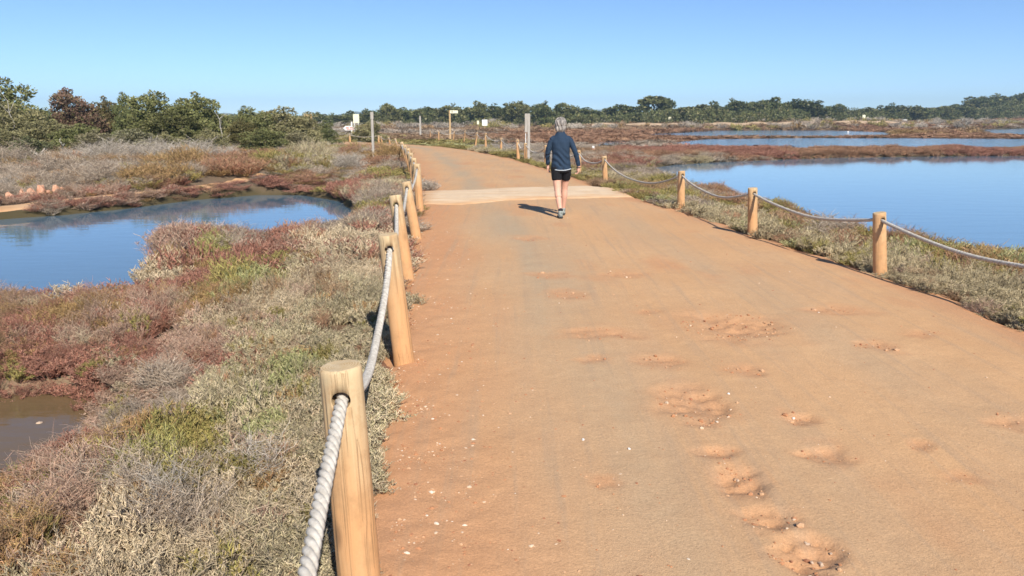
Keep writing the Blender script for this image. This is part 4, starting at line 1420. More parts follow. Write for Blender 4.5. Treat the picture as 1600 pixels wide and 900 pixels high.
# the wood that merges behind and between them: one mass
def distant_wood():
    r = np.random.default_rng(5)
    prof = [(-300, 150), (0, 172), (350, 186), (480, 184), (560, 181), (600, 174), (660, 176), (720, 175), (800, 173), (860, 174), (930, 178), (1000, 176), (1060, 172), (1130, 176), (1180, 168), (1260, 168), (1320, 174), (1400, 173), (1480, 171),
            (1520, 168), (1560, 159), (1620, 155), (1800, 146), (2100, 140)]
    bl = []
    for u in np.arange(-300, 2100, 9.0):
        for rep in range(3):
            d = 215 + 35 * rep + r.uniform(-12, 12) + 120 * float(smooth(1150, 1600, u)) + (rep * 25 if u > 1450 else 0)
            uu = u + r.uniform(-6, 6)
            tv = np.interp(uu, [p[0] for p in prof], [p[1] for p in prof]) + r.uniform(-5.5, 4) + 2.5 * (2 - rep)
            p = at_y(uu, tv, d)
            g = H1(p.x, d)
            hh = max(p.z - g, 1.2)
            for q in range(2):
                s = r.uniform(1.5, 2.6)
                bl.append((p.x + r.uniform(-1, 1), d, g + max(hh * (0.35 + 0.5 * q) - s * 0.3, s * 0.3), s * 1.2, s * 1.2, s * 0.8))
    V, Q, rn, al, ti = leaf_cloud(77, bl, 1, 0.5, GREENS) if False else wood_leaves(bl)
    me = np_mesh('distant_wood', V, Q, False, {'rnd': ('FLOAT', rn), 'alt': ('FLOAT', al), 'tint': ('FLOAT_COLOR', ti)})
    o = link('distant_wood', me, M['plant'])
    o.color = (0.095, 0.105, 0.04, 1)
    tag(o, 'dark green wood merging into one band behind the far trees', 'wood', kind='stuff')


def wood_leaves(bl):
    outs = []
    B = np.array(bl)
    order = np.argsort(B[:, 0])
    B = B[order]
    base = 0
    for i in range(0, len(B), 24):
        V, Q, a, b_, c = leaf_cloud(3000 + i, B[i:i + 24], 3600, 0.46, GREENS)
        outs.append((V, Q + base, a, b_, c)); base += len(V)
    return [np.concatenate([o[k] for o in outs]) for k in range(5)]


distant_wood()


# single shrubs that stand out of the scrub
def shrub(name, u, v, z, w, h, n, c1, c2, label, seed, twig=False, r=0.004, cat='shrub', lean=(0, 0)):
    p = at(u, v, z)
    gz = H1(p.x, p.y)
    rs = np.random.default_rng(seed)
    Ps, Rs, rn = [], [], []
    for i in range(n):
        P, R, q = tuft_stems(seed * 31 + i, 22, 12, h * rs.uniform(0.8, 1.1), w * 0.30, r, 4, twig)
        a, t = rs.uniform(0, 6.28), math.sqrt(rs.uniform(0, 1)) * w * 0.34
        dome = 1 - 0.45 * (t / (w * 0.34)) ** 2
        P = P * np.array([1, 1, dome]) + np.array([t * math.cos(a), t * math.sin(a), -0.02])
        Ps.append(P); Rs.append(R); rn.append(q)
    P, R, q = np.concatenate(Ps), np.concatenate(Rs), np.concatenate(rn)
    V, Q = tubes(P, R, 3)
    K = P.shape[1]
    alt = np.repeat((rs.uniform(0, 1, len(q)) < 0.5).astype(float), K * 3)
    me = np_mesh('shrub', V, Q, True, {'rnd': ('FLOAT', np.repeat(q, K * 3)), 'alt': ('FLOAT', alt),
                                       'tint': ('FLOAT_COLOR', np.tile((*c2, 1.0), (len(V), 1)))})
    o = link(name, me, M['plant'])
    o.location = (p.x, p.y, gz)
    o.color = (*c1, 1)
    tag(o, label, cat)
    return o


def pal(n): return PAL[n][0], PAL[n][1]


shrub('salicornia_bush', 594, 668, -0.02, 0.36, 0.17, 9, *pal('glauc'), 'low grey-green bush spilling onto the road behind the nearest post', 11, r=0.0030)
shrub('salicornia_bush', 560, 640, -0.05, 0.40, 0.20, 9, *pal('glauc'), 'grey-green bush at the back of the nearest post', 12, r=0.0030)
shrub('dry_bush', 272, 640, -0.36, 0.50, 0.30, 8, *pal('greybrown'), 'leafless grey bush beside the brown pool', 13, True, r=0.0026)
shrub('dry_bush', 235, 820, -0.30, 0.42, 0.24, 7, *pal('grey'), 'dead grey twigs low in the near left foreground', 14, True, r=0.0026)
shrub('sea_purslane_bush', 300, 402, -0.46, 1.5, 0.45, 16, *pal('pink'), 'reddish round bush on the spit in the left pond', 15, r=0.0038)
shrub('sea_purslane_bush', 345, 400, -0.46, 0.9, 0.32, 8, *pal('lime'), 'yellow-green bush on the spit in the left pond', 16, r=0.0038)
shrub('sea_purslane_bush', 398, 408, -0.42, 1.1, 0.36, 10, *pal('greybrown'), 'dry grey-brown round bush beside the yellow-green one', 17, True, r=0.0032)
shrub('sea_purslane_bush', 512, 376, -0.42, 1.4, 0.42, 12, *pal('rust'), 'rust red bush at the right end of the left pond', 18, r=0.0038)
shrub('dry_bush', 690 - 30, 300, -0.05, 0.9, 0.35, 8, *pal('grey'), 'small grey bush at the road edge beside the pale strip', 19, True, r=0.006)
shrub('dry_bush', 545, 273, -0.35, 1.5, 0.75, 10, *pal('grey'), 'rounded pale grey bush left of the tall grey pole', 20, True, r=0.006)
for k, (u, v, w, h, c, lab) in enumerate([
        (170, 262, 3.2, 0.95, 'grey', 'pale grey dry bush below the slim dark juniper'),
        (235, 258, 3.0, 0.9, 'grey', 'pale grey dry bush below the big green pair, on its left'),
        (305, 262, 3.4, 1.05, 'grey', 'widest pale grey dry bush below the right juniper of the pair'),
        (10, 275, 2.6, 1.0, 'greybrown', 'grey-brown dry bush at the left edge above the red rocks'),
        (140, 282, 2.4, 0.8, 'greybrown', 'grey-brown bush right of the red rocks'),
        (255, 282, 2.2, 0.75, 'rustol', 'olive-brown bush left of the tan path bend'),
        (282, 268, 2.4, 0.85, 'rustol', 'green-brown bush above the tan path'),
        (355, 272, 2.4, 0.8, 'rust', 'rust brown bush near the right end of the tan path'),
        (490, 250, 2.6, 0.9, 'glauc', 'pale green bush left of the rounded grey one'),
        (430, 262, 2.4, 0.75, 'olive', 'olive bush above the far corner of the left pond'),
        (612, 258, 1.8, 0.95, 'rustol', 'dark olive bush beside the far left rope posts')]):
    shrub('dry_bush' if 'grey' in lab else 'marsh_bush', u, v, -0.15, w, h, 12, *pal(c), lab, 40 + k, c in ('grey', 'greybrown'), r=0.0065)
for k, (u, v, w, h, c, lab) in enumerate([
        (1560, 412, 1.1, 0.40, 'green', 'bright green bush at the lagoon edge near the right picture edge'),
        (1300, 362, 1.1, 0.48, 'greybrown', 'dry brown bush standing up against the lagoon before the tallest right post'),
        (1385, 420, 1.0, 0.32, 'green', 'low bright green bush behind the tallest right post'),
        (1120, 338, 1.0, 0.32, 'glauc', 'grey-green bush at the road edge left of the second right post'),
        (1165, 318, 1.3, 0.42, 'rust', 'rust red bush at the lagoon edge left of the second right post')]):
    shrub('marsh_bush', u, v, -0.2, w, h, 10, *pal(c), lab, 70 + k, c == 'greybrown', r=0.004)


# bare pale stems among the junipers
def bare_branch(u0, v0, u1, v1, dist, r0, label, seed, n=5):
    a, b_ = at_y(u0, v0, dist), at_y(u1, v1, dist)
    r = np.random.default_rng(seed)
    ts = np.linspace(0, 1, 6)[:, None]
    a_, b2 = np.array(a), np.array(b_)
    a_[2] = min(a_[2], H1(a.x, a.y)) - 0.05
    main = a_ * (1 - ts) + b2 * ts + r.normal(0, 0.05, (6, 3)) * np.sin(ts * 3.1)
    P, R = [main], [r0 * np.linspace(1, 0.4, 6)]
    L = np.linalg.norm(b2 - a_)
    for i in range(n):
        s = main[r.integers(2, 6)]
        e = s + np.array([r.uniform(-.35, .35), r.uniform(-.3, .3), r.uniform(0.1, .4)]) * L
        P.append(s * (1 - ts) + e * ts + r.normal(0, 0.03, (6, 3)) * ts); R.append(r0 * 0.45 * np.linspace(1, 0.3, 6))
    V, Q = tubes(np.array(P) - a_, np.array(R), 5)
    o = link('bare_stem', np_mesh('bare_stem', V, Q), M['dead'])
    o.location = a_
    tag(o, label, 'dead tree')


bare_branch(350, 226, 343, 186, 38, 0.028, 'pale bare crooked stem right of the big green junipers', 1)
bare_branch(52, 252, 70, 232, 27.5, 0.05, 'pale bare branch in front of the grey-green bush at left', 2)
bare_branch(20, 200, 12, 158, 37, 0.022, 'thin pale dead stem inside the leftmost juniper', 3)
bare_branch(88, 250, 98, 228, 27.8, 0.04, 'second pale bare branch at the right of the grey-green bush', 4)

# ------------------------------------------------------------------ rocks, stones and gravel
def rock_mesh(seed, sub=2, amp=0.35, mat='rock'):
    bm = bmesh.new()
    bmesh.ops.create_icosphere(bm, subdivisions=sub, radius=1.0)
    r = np.random.default_rng(seed)
    pl = r.normal(0, 1, (7, 3)); pl /= np.linalg.norm(pl, axis=1, keepdims=True)
    off = r.uniform(0.55, 0.9, 7)
    for v in bm.verts:
        c = np.array(v.co)
        for p, o_ in zip(pl, off):
            dd_ = c @ p - o_
            if dd_ > 0: c = c - p * dd_ * 0.9
        c = c * (1 + amp * 0.3 * r.normal())
        v.co = c
    me = bpy.data.meshes.new('rock')
    bm.to_mesh(me); bm.free()
    me.materials.append(M[mat])
    return me


rocks = [rock_mesh(s, 2, 0.25) for s in range(4)]
for k, (u, v, w, h, lab) in enumerate([
        (14, 309, 9, 12, 'dark-sided red rock at the left end of the rock pile'), (34, 308, 8, 14, 'narrow upright red rock at the left of the pile'), (50, 306, 14, 14, 'broad pinkish rock in the left half of the pile'),
        (64, 305, 11, 18, 'tallest pinkish rock in the middle of the pile'), (75, 304, 9, 10, 'low pinkish rock right of the tallest one'), (87, 304, 11, 16, 'upright pinkish rock in the right half of the pile'), (99, 303, 8, 12, 'small rock at the right end of the pile'),
        (157, 295, 5, 10, 'lone thin orange rock standing beside the tan path')]):
    p = at(u, v, -0.33)
    s = p.y / F
    o = link('rock', rocks[k % 4])
    o.location = (p.x, p.y, -0.36)
    o.rotation_euler = (0.1 * math.sin(k * 3), 0.15 * math.cos(k * 5), k * 1.3)
    o.scale = (w * s * 0.75, w * s * 0.7, h * s * 1.1)
    tag(o, lab, 'rock', 'red rocks beside the tan path')
wst = [rock_mesh(10 + s, 2, 0.25, 'white_stone') for s in range(2)]
ost = [rock_mesh(20 + s, 2, 0.25, 'stone') for s in range(4)]
for k, (u, v, z, wpx, hpx, me, lab) in enumerate([
        (926, 241, -0.45, 7, 12, rocks[1], 'orange rock carrying a white stone, right of the walker'),
        (927, 232, -0.05, 5, 4, wst[0], 'white stone on top of the orange rock, right of the walker'),
        (951, 236, -0.42, 3, 3, wst[1], 'small white stone right of the orange rock'),
        (975, 239, -0.42, 12, 4, rocks[2], 'flat orange rock in the red scrub right of the walker'),
        (1325, 207.3, -0.5, 3.2, 2.6, wst[1], 'small white stone in the far shallow water'),
        (66, 666, -0.5, 17, 9, ost[0], 'pale tan stone in the brown pool'),
        (1283, 880, 0.0, 11, 8, ost[1], 'largest pale stone in the nearest pothole'),
        (1268, 882, 0.0, 6, 5, ost[2], 'dark-edged stone left of the largest one in the nearest pothole'),
        (1262, 850, 0.0, 9, 5, ost[3], 'flat tan stone at the back of the nearest pothole'),
        (1298, 868, 0.0, 5, 4, ost[0], 'small stone at the right rim of the nearest pothole'),
        (1153, 750, 0.0, 6, 5, ost[2], 'biggest stone in the middle pothole'),
        (1240, 655, 0.0, 5, 4, wst[1], 'whitish stone at the left of the stony patch'),
        (911, 692, 0.0, 5, 3.5, wst[0], 'small white stone lying alone on the smooth sand'),
        (983, 706, 0.0, 5, 3.5, wst[1], 'second small white stone alone on the sand, right of the first'),
        (1138, 621, 0.0, 4, 3, wst[0], 'lone pale stone right of the big stony hollow')]):
    p = at(u, v, z if z < -0.01 else -0.02)
    s = p.y / F
    o = link('stone', me)
    zz = p.z if z < -0.01 else float(road_z(np.array([p.x]), np.array([p.y]), None, None)[0][0])
    o.location = (p.x, p.y, zz + hpx * s * 0.35)
    o.rotation_euler = (0.2 * math.sin(k), 0.2 * math.cos(k * 2), k * 0.9)
    o.scale = (wpx * s * 0.6, wpx * s * 0.5, hpx * s * 0.6)
    tag(o, lab, 'stone')


def gravel(label, X, Y, Z, S, C, seed):
    r = np.random.default_rng(seed)
    n = len(X)
    bm = bmesh.new(); bmesh.ops.create_icosphere(bm, subdivisions=1, radius=1.0)
    bv = np.array([v.co for v in bm.verts]); bf = np.array([[v.index for v in f.verts] for f in bm.faces]); bm.free()
    K = len(bv)
    V = bv[None] * (1 + r.normal(0, 0.16, (n, K, 1))) * np.stack([r.uniform(.7, 1.3, n), r.uniform(.7, 1.2, n), r.uniform(.45, .8, n)], 1)[:, None, :]
    a = r.uniform(0, 6.28, n)
    ca, sa = np.cos(a)[:, None], np.sin(a)[:, None]
    V = np.stack([V[..., 0] * ca - V[..., 1] * sa, V[..., 0] * sa + V[..., 1] * ca, V[..., 2]], 2)
    V = V * S[:, None, None] + np.stack([X, Y, Z], 1)[:, None, :]
    Fc = (bf[None] + (np.arange(n) * K)[:, None, None]).reshape(-1, 3)
    tint = np.hstack([np.repeat(C, K, 0), np.ones((n * K, 1))])
    me = np_mesh('gravel', V.reshape(-1, 3), Fc, False, {'tint': ('FLOAT_COLOR', tint)})
    tag(link('gravel', me, M['gravel']), label, 'gravel', kind='stuff')


r = np.random.default_rng(9)
GX, GY, GS, GC = [], [], [], []
tans = np.array([(0.42, 0.20, 0.10), (0.50, 0.30, 0.17), (0.60, 0.44, 0.30), (0.66, 0.55, 0.43), (0.34, 0.15, 0.08)])
for k, (cx_, cy_, rx, ry, dp) in enumerate(holes_w):
    n = int(min(260, 25 + 800 * rx * ry) * (dp / 0.04))
    q = np.sqrt(r.uniform(0, 1, n)) * 1.05
    a = r.uniform(0, 6.28, n)
    GX.append(cx_ + rx * q * np.cos(a)); GY.append(cy_ - 0.1 * ry + ry * q * np.sin(a))
    GS.append(np.clip(r.lognormal(math.log(0.0036), 0.6, n), 0.002, 0.018) * (1 + cy_ / 30))
    GC.append(tans[r.choice(5, n, p=[.46, .32, .08, .01, .13])])
gx, gy, gs = np.concatenate(GX), np.concatenate(GY), np.concatenate(GS)
gz, _ = road_z(gx, gy, None, None)
gravel('loose red and tan gravel lying in the potholes of the road', gx, gy, gz + gs * 0.2, gs, np.concatenate(GC), 3)
n = 14000
gy = 1.3 + 10 * r.uniform(0, 1, n) ** 1.6
gd = np.abs(r.normal(0, 0.42, n)) + 0.02
gx = edge_x(LEFT, gy) + gd
gs = np.clip(r.lognormal(math.log(0.0030), 0.55, n), 0.0018, 0.012)
gz, _ = road_z(gx, gy, None, None)
gravel('pale pebbles strewn along the reddish left road edge', gx, gy, gz + gs * 0.15 - 0.004, gs, tans[r.choice(5, n, p=[.36, .30, .17, .05, .12])], 4)
n = 2600
gy = 1.6 + 24 * r.uniform(0, 1, n) ** 1.5
t = r.uniform(0.1, 1, n)
gx = edge_x(LEFT, gy) * (1 - t) + edge_x(RIGHT, gy) * t
gs = np.clip(r.lognormal(math.log(0.0026), 0.55, n), 0.0016, 0.011)
gz, _ = road_z(gx, gy, None, None)
gravel('scattered small pebbles on the smooth sandy road', gx, gy, gz + gs * 0.1, gs, tans[r.choice(5, n, p=[.36, .34, .15, .03, .12])], 5)


# ------------------------------------------------------------------ poles and signs
def box_mesh(boxes, bevel=0.004):
    """boxes: (cx,cy,cz, sx,sy,sz)"""
    bm = bmesh.new()
    for (cx, cy, cz, sx, sy, sz) in boxes:
        bmesh.ops.create_cube(bm, size=1.0, matrix=Matrix.Translation((cx, cy, cz)) @ Matrix.Diagonal((sx, sy, sz, 1)))
    if bevel:
        bmesh.ops.bevel(bm, geom=bm.edges[:], offset=bevel, segments=1, affect='EDGES')
    me = bpy.data.meshes.new('box')
    bm.to_mesh(me); bm.free()
    return me


def part(name, boxes, mat, parent, bevel=0.004):
    return link(name, box_mesh(boxes, bevel), M[mat], parent)


def foot(u, v, top_v, z=-0.05):
    p = at(u, v, z)
    gz = H1(p.x, p.y)
    t = at_y(u, top_v, p.y)
    return p, gz, t.z - gz, p.y / F


# tall grey square pole on the left, its upper end flatter and notched
p, gz, h, s = foot(584, 257, 175, -0.2)
t = empty('marker_pole', (p.x, p.y, gz))
tag(t, 'tall square weathered grey pole standing in the scrub left of the road', 'pole')
part('shaft', [(0, 0, h * 0.43 - 0.15, 0.10, 0.10, h * 0.86 + 0.3)], 'grey_wood', t, 0.01)
part('cap_board', [(0.0, -0.0, h * 0.93, 0.125, 0.115, h * 0.14)], 'grey_wood', t, 0.012)
p, gz, h, s = foot(824, 251, 177.5, -0.1)
t = empty('marker_pole', (p.x, p.y, gz))
tag(t, 'broad split grey pole with a wide board top behind the right fence', 'pole')
part('shaft', [(0.055, 0, h * 0.5 - 0.15, 0.11, 0.12, h + 0.3)], 'grey_wood', t, 0.01)
part('board', [(-0.06, -0.02, h * 0.81, 0.12, 0.07, h * 0.38)], 'grey_wood', t, 0.008)
part('stay', [(-0.075, 0.02, h * 0.30 - 0.1, 0.03, 0.04, h * 0.62 + 0.2)], 'white', t, 0.004)
p, gz, h, s = foot(657, 210, 181, -0.15)
t = tag(empty('marker_pole', (p.x, p.y, gz)), 'thin pale grey pole standing beyond the far bend of the road', 'pole')
part('shaft', [(0, 0, h * 0.47 - 0.15, 5 * s * 0.55, 0.10, h * 0.94 + 0.3)], 'grey_wood', t, 0.01)
part('cap_board', [(0, 0, h * 0.965, 4 * s * 0.5, 0.09, h * 0.07)], 'grey_wood', t, 0.01)
p, gz, h, s = foot(487, 214, 178, -0.15)
t = tag(empty('finger_post', (p.x, p.y, gz)), 'tan wooden post with a short board at its top among the left junipers', 'signpost')
part('post', [(0, 0, h * 0.5 - 0.15, 4 * s, 0.14, h + 0.3)], 'tan_wood', t, 0.01)
part('sign_board', [(-4.5 * s, -0.1, h - 2 * s, 10 * s, 0.05, 4 * s)], 'tan_wood', t, 0.006)
p, gz, h, s = foot(703.5, 214, 172.5, -0.15)
t = tag(empty('finger_post', (p.x, p.y, gz)), 'tall tan signpost with a cream finger board pointing right', 'signpost')
part('post', [(0, 0, h * 0.5 - 0.15, 2.6 * s, 0.13, h + 0.3)], 'tan_wood', t, 0.01)
fb = part('finger_board', [(6.5 * s, -0.1, h - 2.2 * s, 12 * s, 0.05, 4.2 * s)], 'cream', t, 0.006)
part('mark', [(3.5 * s, -0.130, h - 2.2 * s, 1.6 * s, 0.012, 2.0 * s)], 'dark', fb, 0.002)
# white board on two legs
p, gz, h, s = foot(557.5, 207, 178, -0.1)
t = tag(empty('notice_board', (p.x, p.y, gz)), 'tall white board on two legs beyond the left scrub', 'sign')
part('board', [(0, -0.05, h - 7 * s, 9 * s, 0.06, 13 * s)], 'cream', t, 0.006)
for sx in (-1, 1): part('leg', [(sx * 3.2 * s, 0.03, h * 0.5 - 0.2, 1.1 * s, 0.08, h + 0.2)], 'white', t, 0.004)
part('low_post', [(-7.5 * s, 0.05, (h - 13 * s) * 0.5, 1.8 * s, 0.08, (h - 13 * s) + 0.2)], 'white', t, 0.004)
# pointed white sign with reddish lettering worn to two bands
p, gz, h, s = foot(547, 210, 196.5, -0.1)
t = tag(empty('arrow_sign', (p.x, p.y, gz)), 'white arrow-shaped sign pointing left with faded red marks', 'sign')
bm = bmesh.new()
pts = [(-10.5, 0), (-6.5, 3.3), (10, 3.3), (10, -3.3), (-6.5, -3.3)]
f = bm.faces.new([bm.verts.new((x * s, 0, h - 3.5 * s + z * s)) for x, z in pts])
e = bmesh.ops.extrude_face_region(bm, geom=[f])
bmesh.ops.translate(bm, verts=[v for v in e['geom'] if isinstance(v, bmesh.types.BMVert)], vec=(0, 0.05, 0))
bmesh.ops.recalc_face_normals(bm, faces=bm.faces[:])
me = bpy.data.meshes.new('panel'); bm.to_mesh(me); bm.free()
pn = link('panel', me, M['white'], t)
part('red_mark', [(-3.5 * s, -0.006, h - 3.2 * s, 4.5 * s, 0.012, 1.8 * s), (2.2 * s, -0.006, h - 3.0 * s, 4.5 * s, 0.012, 1.5 * s), (7.3 * s, -0.006, h - 3.4 * s, 3 * s, 0.012, 2.2 * s), (0.5 * s, -0.006, h - 5.4 * s, 11 * s, 0.012, 0.9 * s)], 'red_paint', pn, 0.001)
part('leg', [(4 * s, 0.1, h * 0.4 - 0.1, 1.2 * s, 0.08, h * 0.8 + 0.2)], 'tan_wood', t, 0.004)


def panel_sign(u, v, top_v, wpx, hpx, mat, name, label, z=-0.1):
    p, gz, h, s = foot(u, v, top_v, z)
    t = tag(empty(name, (p.x, p.y, gz)), label, 'sign')
    part('panel', [(0, -0.04, h - hpx * s / 2, wpx * s, 0.07, hpx * s)], mat, t, 0.006)
    part('leg', [(0, 0.05, h * 0.5 - 0.2, max(0.8 * s, 0.06), 0.08, h)], 'tan_wood', t, 0.004)


panel_sign(757.5, 203, 187, 8, 9, 'white', 'notice_board', 'white square information panel above the right fence')
panel_sign(747, 204, 188.5, 3.2, 5.5, 'cream', 'panel_sign', 'small yellow panel left of the white information panel')
panel_sign(1046, 198.5, 182.8, 4, 5.2, 'cream', 'panel_sign', 'small yellow-green panel below the umbrella pine', -0.2)
panel_sign(970.5, 198.2, 189.5, 3, 5.2, 'white', 'panel_sign', 'small white marker on the dunes right of the walker', -0.2)
panel_sign(1348.5, 197, 179.5, 4.4, 5.2, 'cream', 'panel_sign', 'small yellow panel at the foot of the right treeline', -0.2)
panel_sign(1413, 196.5, 186.5, 5, 4, 'white', 'panel_sign', 'low white box-like marker before the right treeline', -0.2)

# ------------------------------------------------------------------ the walker
def loft(sections, n=16, cap=True):
    """sections: (x,y,z, rx,ry, [yaw]) horizontal ellipses -> verts, faces"""
    V, Fq = [], []
    for (x, y, z, rx, ry) in sections:
        for i in range(n):
            a = i / n * 2 * math.pi
            V.append((x + rx * math.cos(a), y + ry * math.sin(a), z))
    for j in range(len(sections) - 1):
        for i in range(n):
            Fq.append([j * n + i, j * n + (i + 1) % n, (j + 1) * n + (i + 1) % n, (j + 1) * n + i])
    c0, c1 = len(V), len(V) + 1
    V.append(sections[0][:3]); V.append(sections[-1][:3])
    m_ = (len(sections) - 1) * n
    T = [[c0, (i + 1) % n, i] for i in range(n)] + [[c1, m_ + i, m_ + (i + 1) % n] for i in range(n)]
    return V, Fq, T


def limb(pts, radii, n=12, sub=6):
    """smooth tapering tube through joints"""
    P = np.array(pts, float); R = np.array(radii, float)
    k = np.arange(len(P)); q = np.linspace(0, len(P) - 1, (len(P) - 1) * sub + 1)
    Q = np.stack([np.interp(q, k, P[:, i]) for i in range(3)], 1)
    rq = np.interp(q, k, R)
    for _ in range(2):
        Q[1:-1] = 0.25 * Q[:-2] + 0.5 * Q[1:-1] + 0.25 * Q[2:]
        rq[1:-1] = 0.25 * rq[:-2] + 0.5 * rq[1:-1] + 0.25 * rq[2:]
    V, F4 = tubes(Q[None], rq[None], n)
    V = [tuple(v) for v in V]; F4 = [list(f) for f in F4]
    m_ = (len(Q) - 1) * n
    # rounded ends
    d0 = Q[0] - Q[1]; d0 /= np.linalg.norm(d0) + 1e-9
    d1 = Q[-1] - Q[-2]; d1 /= np.linalg.norm(d1) + 1e-9
    V.append(tuple(Q[0] + d0 * rq[0] * 0.6)); V.append(tuple(Q[-1] + d1 * rq[-1] * 0.6))
    c0, c1 = len(V) - 2, len(V) - 1
    T = [[c0, (i + 1) % n, i] for i in range(n)] + [[c1, m_ + i, m_ + (i + 1) % n] for i in range(n)]
    return V, F4, T


def ball(c, r3, n=14):
    secs = []
    for j in range(9):
        a = -math.pi / 2 + math.pi * (j + 0.5) / 9
        secs.append((c[0], c[1], c[2] + r3[2] * math.sin(a), r3[0] * math.cos(a), r3[1] * math.cos(a)))
    return loft(secs, n)


def fuse(name, pieces, voxel, mat, parent, smooth_iter=4, tri=False, deform=None):
    bm = bmesh.new()
    for V, F4, T in pieces:
        vs = [bm.verts.new(v) for v in V]
        for f in F4 + T:
            try: bm.faces.new([vs[i] for i in f])
            except ValueError: pass
    bmesh.ops.recalc_face_normals(bm, faces=bm.faces[:])
    me = bpy.data.meshes.new('tmp'); bm.to_mesh(me); bm.free()
    ob = bpy.data.objects.new('tmp', me); COL.objects.link(ob)
    rm = ob.modifiers.new('r', 'REMESH'); rm.mode = 'VOXEL'; rm.voxel_size = voxel; rm.use_smooth_shade = True
    if smooth_iter:
        sm = ob.modifiers.new('s', 'SMOOTH'); sm.iterations = smooth_iter; sm.factor = 0.5
    dg = bpy.context.evaluated_depsgraph_get()
    out = bpy.data.meshes.new_from_object(ob.evaluated_get(dg))
    bpy.data.objects.remove(ob)
    out.name = name
    for p_ in out.polygons: p_.use_smooth = True
    if deform is not None:
        co = np.empty(len(out.vertices) * 3, np.float32); out.vertices.foreach_get('co', co)
        out.vertices.foreach_set('co', deform(co.reshape(-1, 3)).astype(np.float32).ravel()); out.update()
    return link(name, out, M[mat], parent)


def mat_cloth(name, c1, c2, scale=90):
    return mat_noisy(name, c1, c2, scale, 0.9, 0.25, 0.003)


M['skin'] = mat_noisy('skin', (0.60, 0.33, 0.235), (0.66, 0.39, 0.285), 9, 0.55, 0)
M['jacket'] = mat_noisy('navy_fleece', (0.017, 0.033, 0.060), (0.026, 0.046, 0.078), 70, 0.9, 0.3, 0.004)
M['shorts'] = mat_cloth('black_cloth', (0.008, 0.008, 0.010), (0.014, 0.014, 0.017))
M['hem'] = mat_cloth('pale_hem', (0.45, 0.50, 0.55), (0.52, 0.57, 0.60))
M['hair'] = mat_noisy('grey_hair', (0.10, 0.09, 0.085), (0.42, 0.38, 0.34), 28, 0.6, 0.5, 0.006, (1.6, 1.6, 0.22), 0.38, 0.62)
M['shoe'] = mat_noisy('trainer_fabric', (0.13, 0.15, 0.14), (0.36, 0.39, 0.36), 26, 0.7, 0.2)
M['sole'] = mat_noisy('shoe_sole', (0.03, 0.03, 0.03), (0.06, 0.06, 0.06), 30, 0.8, 0.2)
M['sock'] = mat_cloth('dark_sock', (0.015, 0.016, 0.02), (0.03, 0.03, 0.035))


def hand(wrist, fwd, side, palm_n, left):
    """palm, four unequal half-curled fingers and a thumb, as tubes for the fused body"""
    w = np.array(wrist); f = np.array(fwd, float); f /= np.linalg.norm(f)
    s = np.array(side, float); s -= f * (s @ f); s /= np.linalg.norm(s)
    nrm = np.array(palm_n, float); nrm -= f * (nrm @ f); nrm -= s * (nrm @ s); nrm /= np.linalg.norm(nrm)
    out = [limb([w - f * 0.02, w + f * 0.02, w + f * 0.05 + s * 0.004, w + f * 0.085], [0.022, 0.026, 0.029, 0.024]),
           limb([w + f * 0.04 - s * 0.022, w + f * 0.085 - s * 0.026], [0.014, 0.012]), limb([w + f * 0.04 + s * 0.022, w + f * 0.085 + s * 0.026], [0.014, 0.012])]
    for k, (o, L) in enumerate(((0.029, 0.066), (0.010, 0.076), (-0.010, 0.071), (-0.029, 0.056))):
        a = w + f * 0.082 + s * o
        b1 = a + f * L * 0.45 + nrm * L * 0.12
        b2 = b1 + f * L * 0.22 + nrm * L * 0.30
        b3 = b2 + f * L * 0.02 + nrm * L * 0.26
        out.append(limb([a, b1, b2, b3], [0.0095, 0.0088, 0.0082, 0.007], 8, 3))
    a = w + f * 0.022 + s * 0.024
    out.append(limb([a, a + s * 0.024 + f * 0.028 + nrm * 0.012, a + s * 0.026 + f * 0.056 + nrm * 0.026], [0.013, 0.0105, 0.008], 8, 3))
    return out


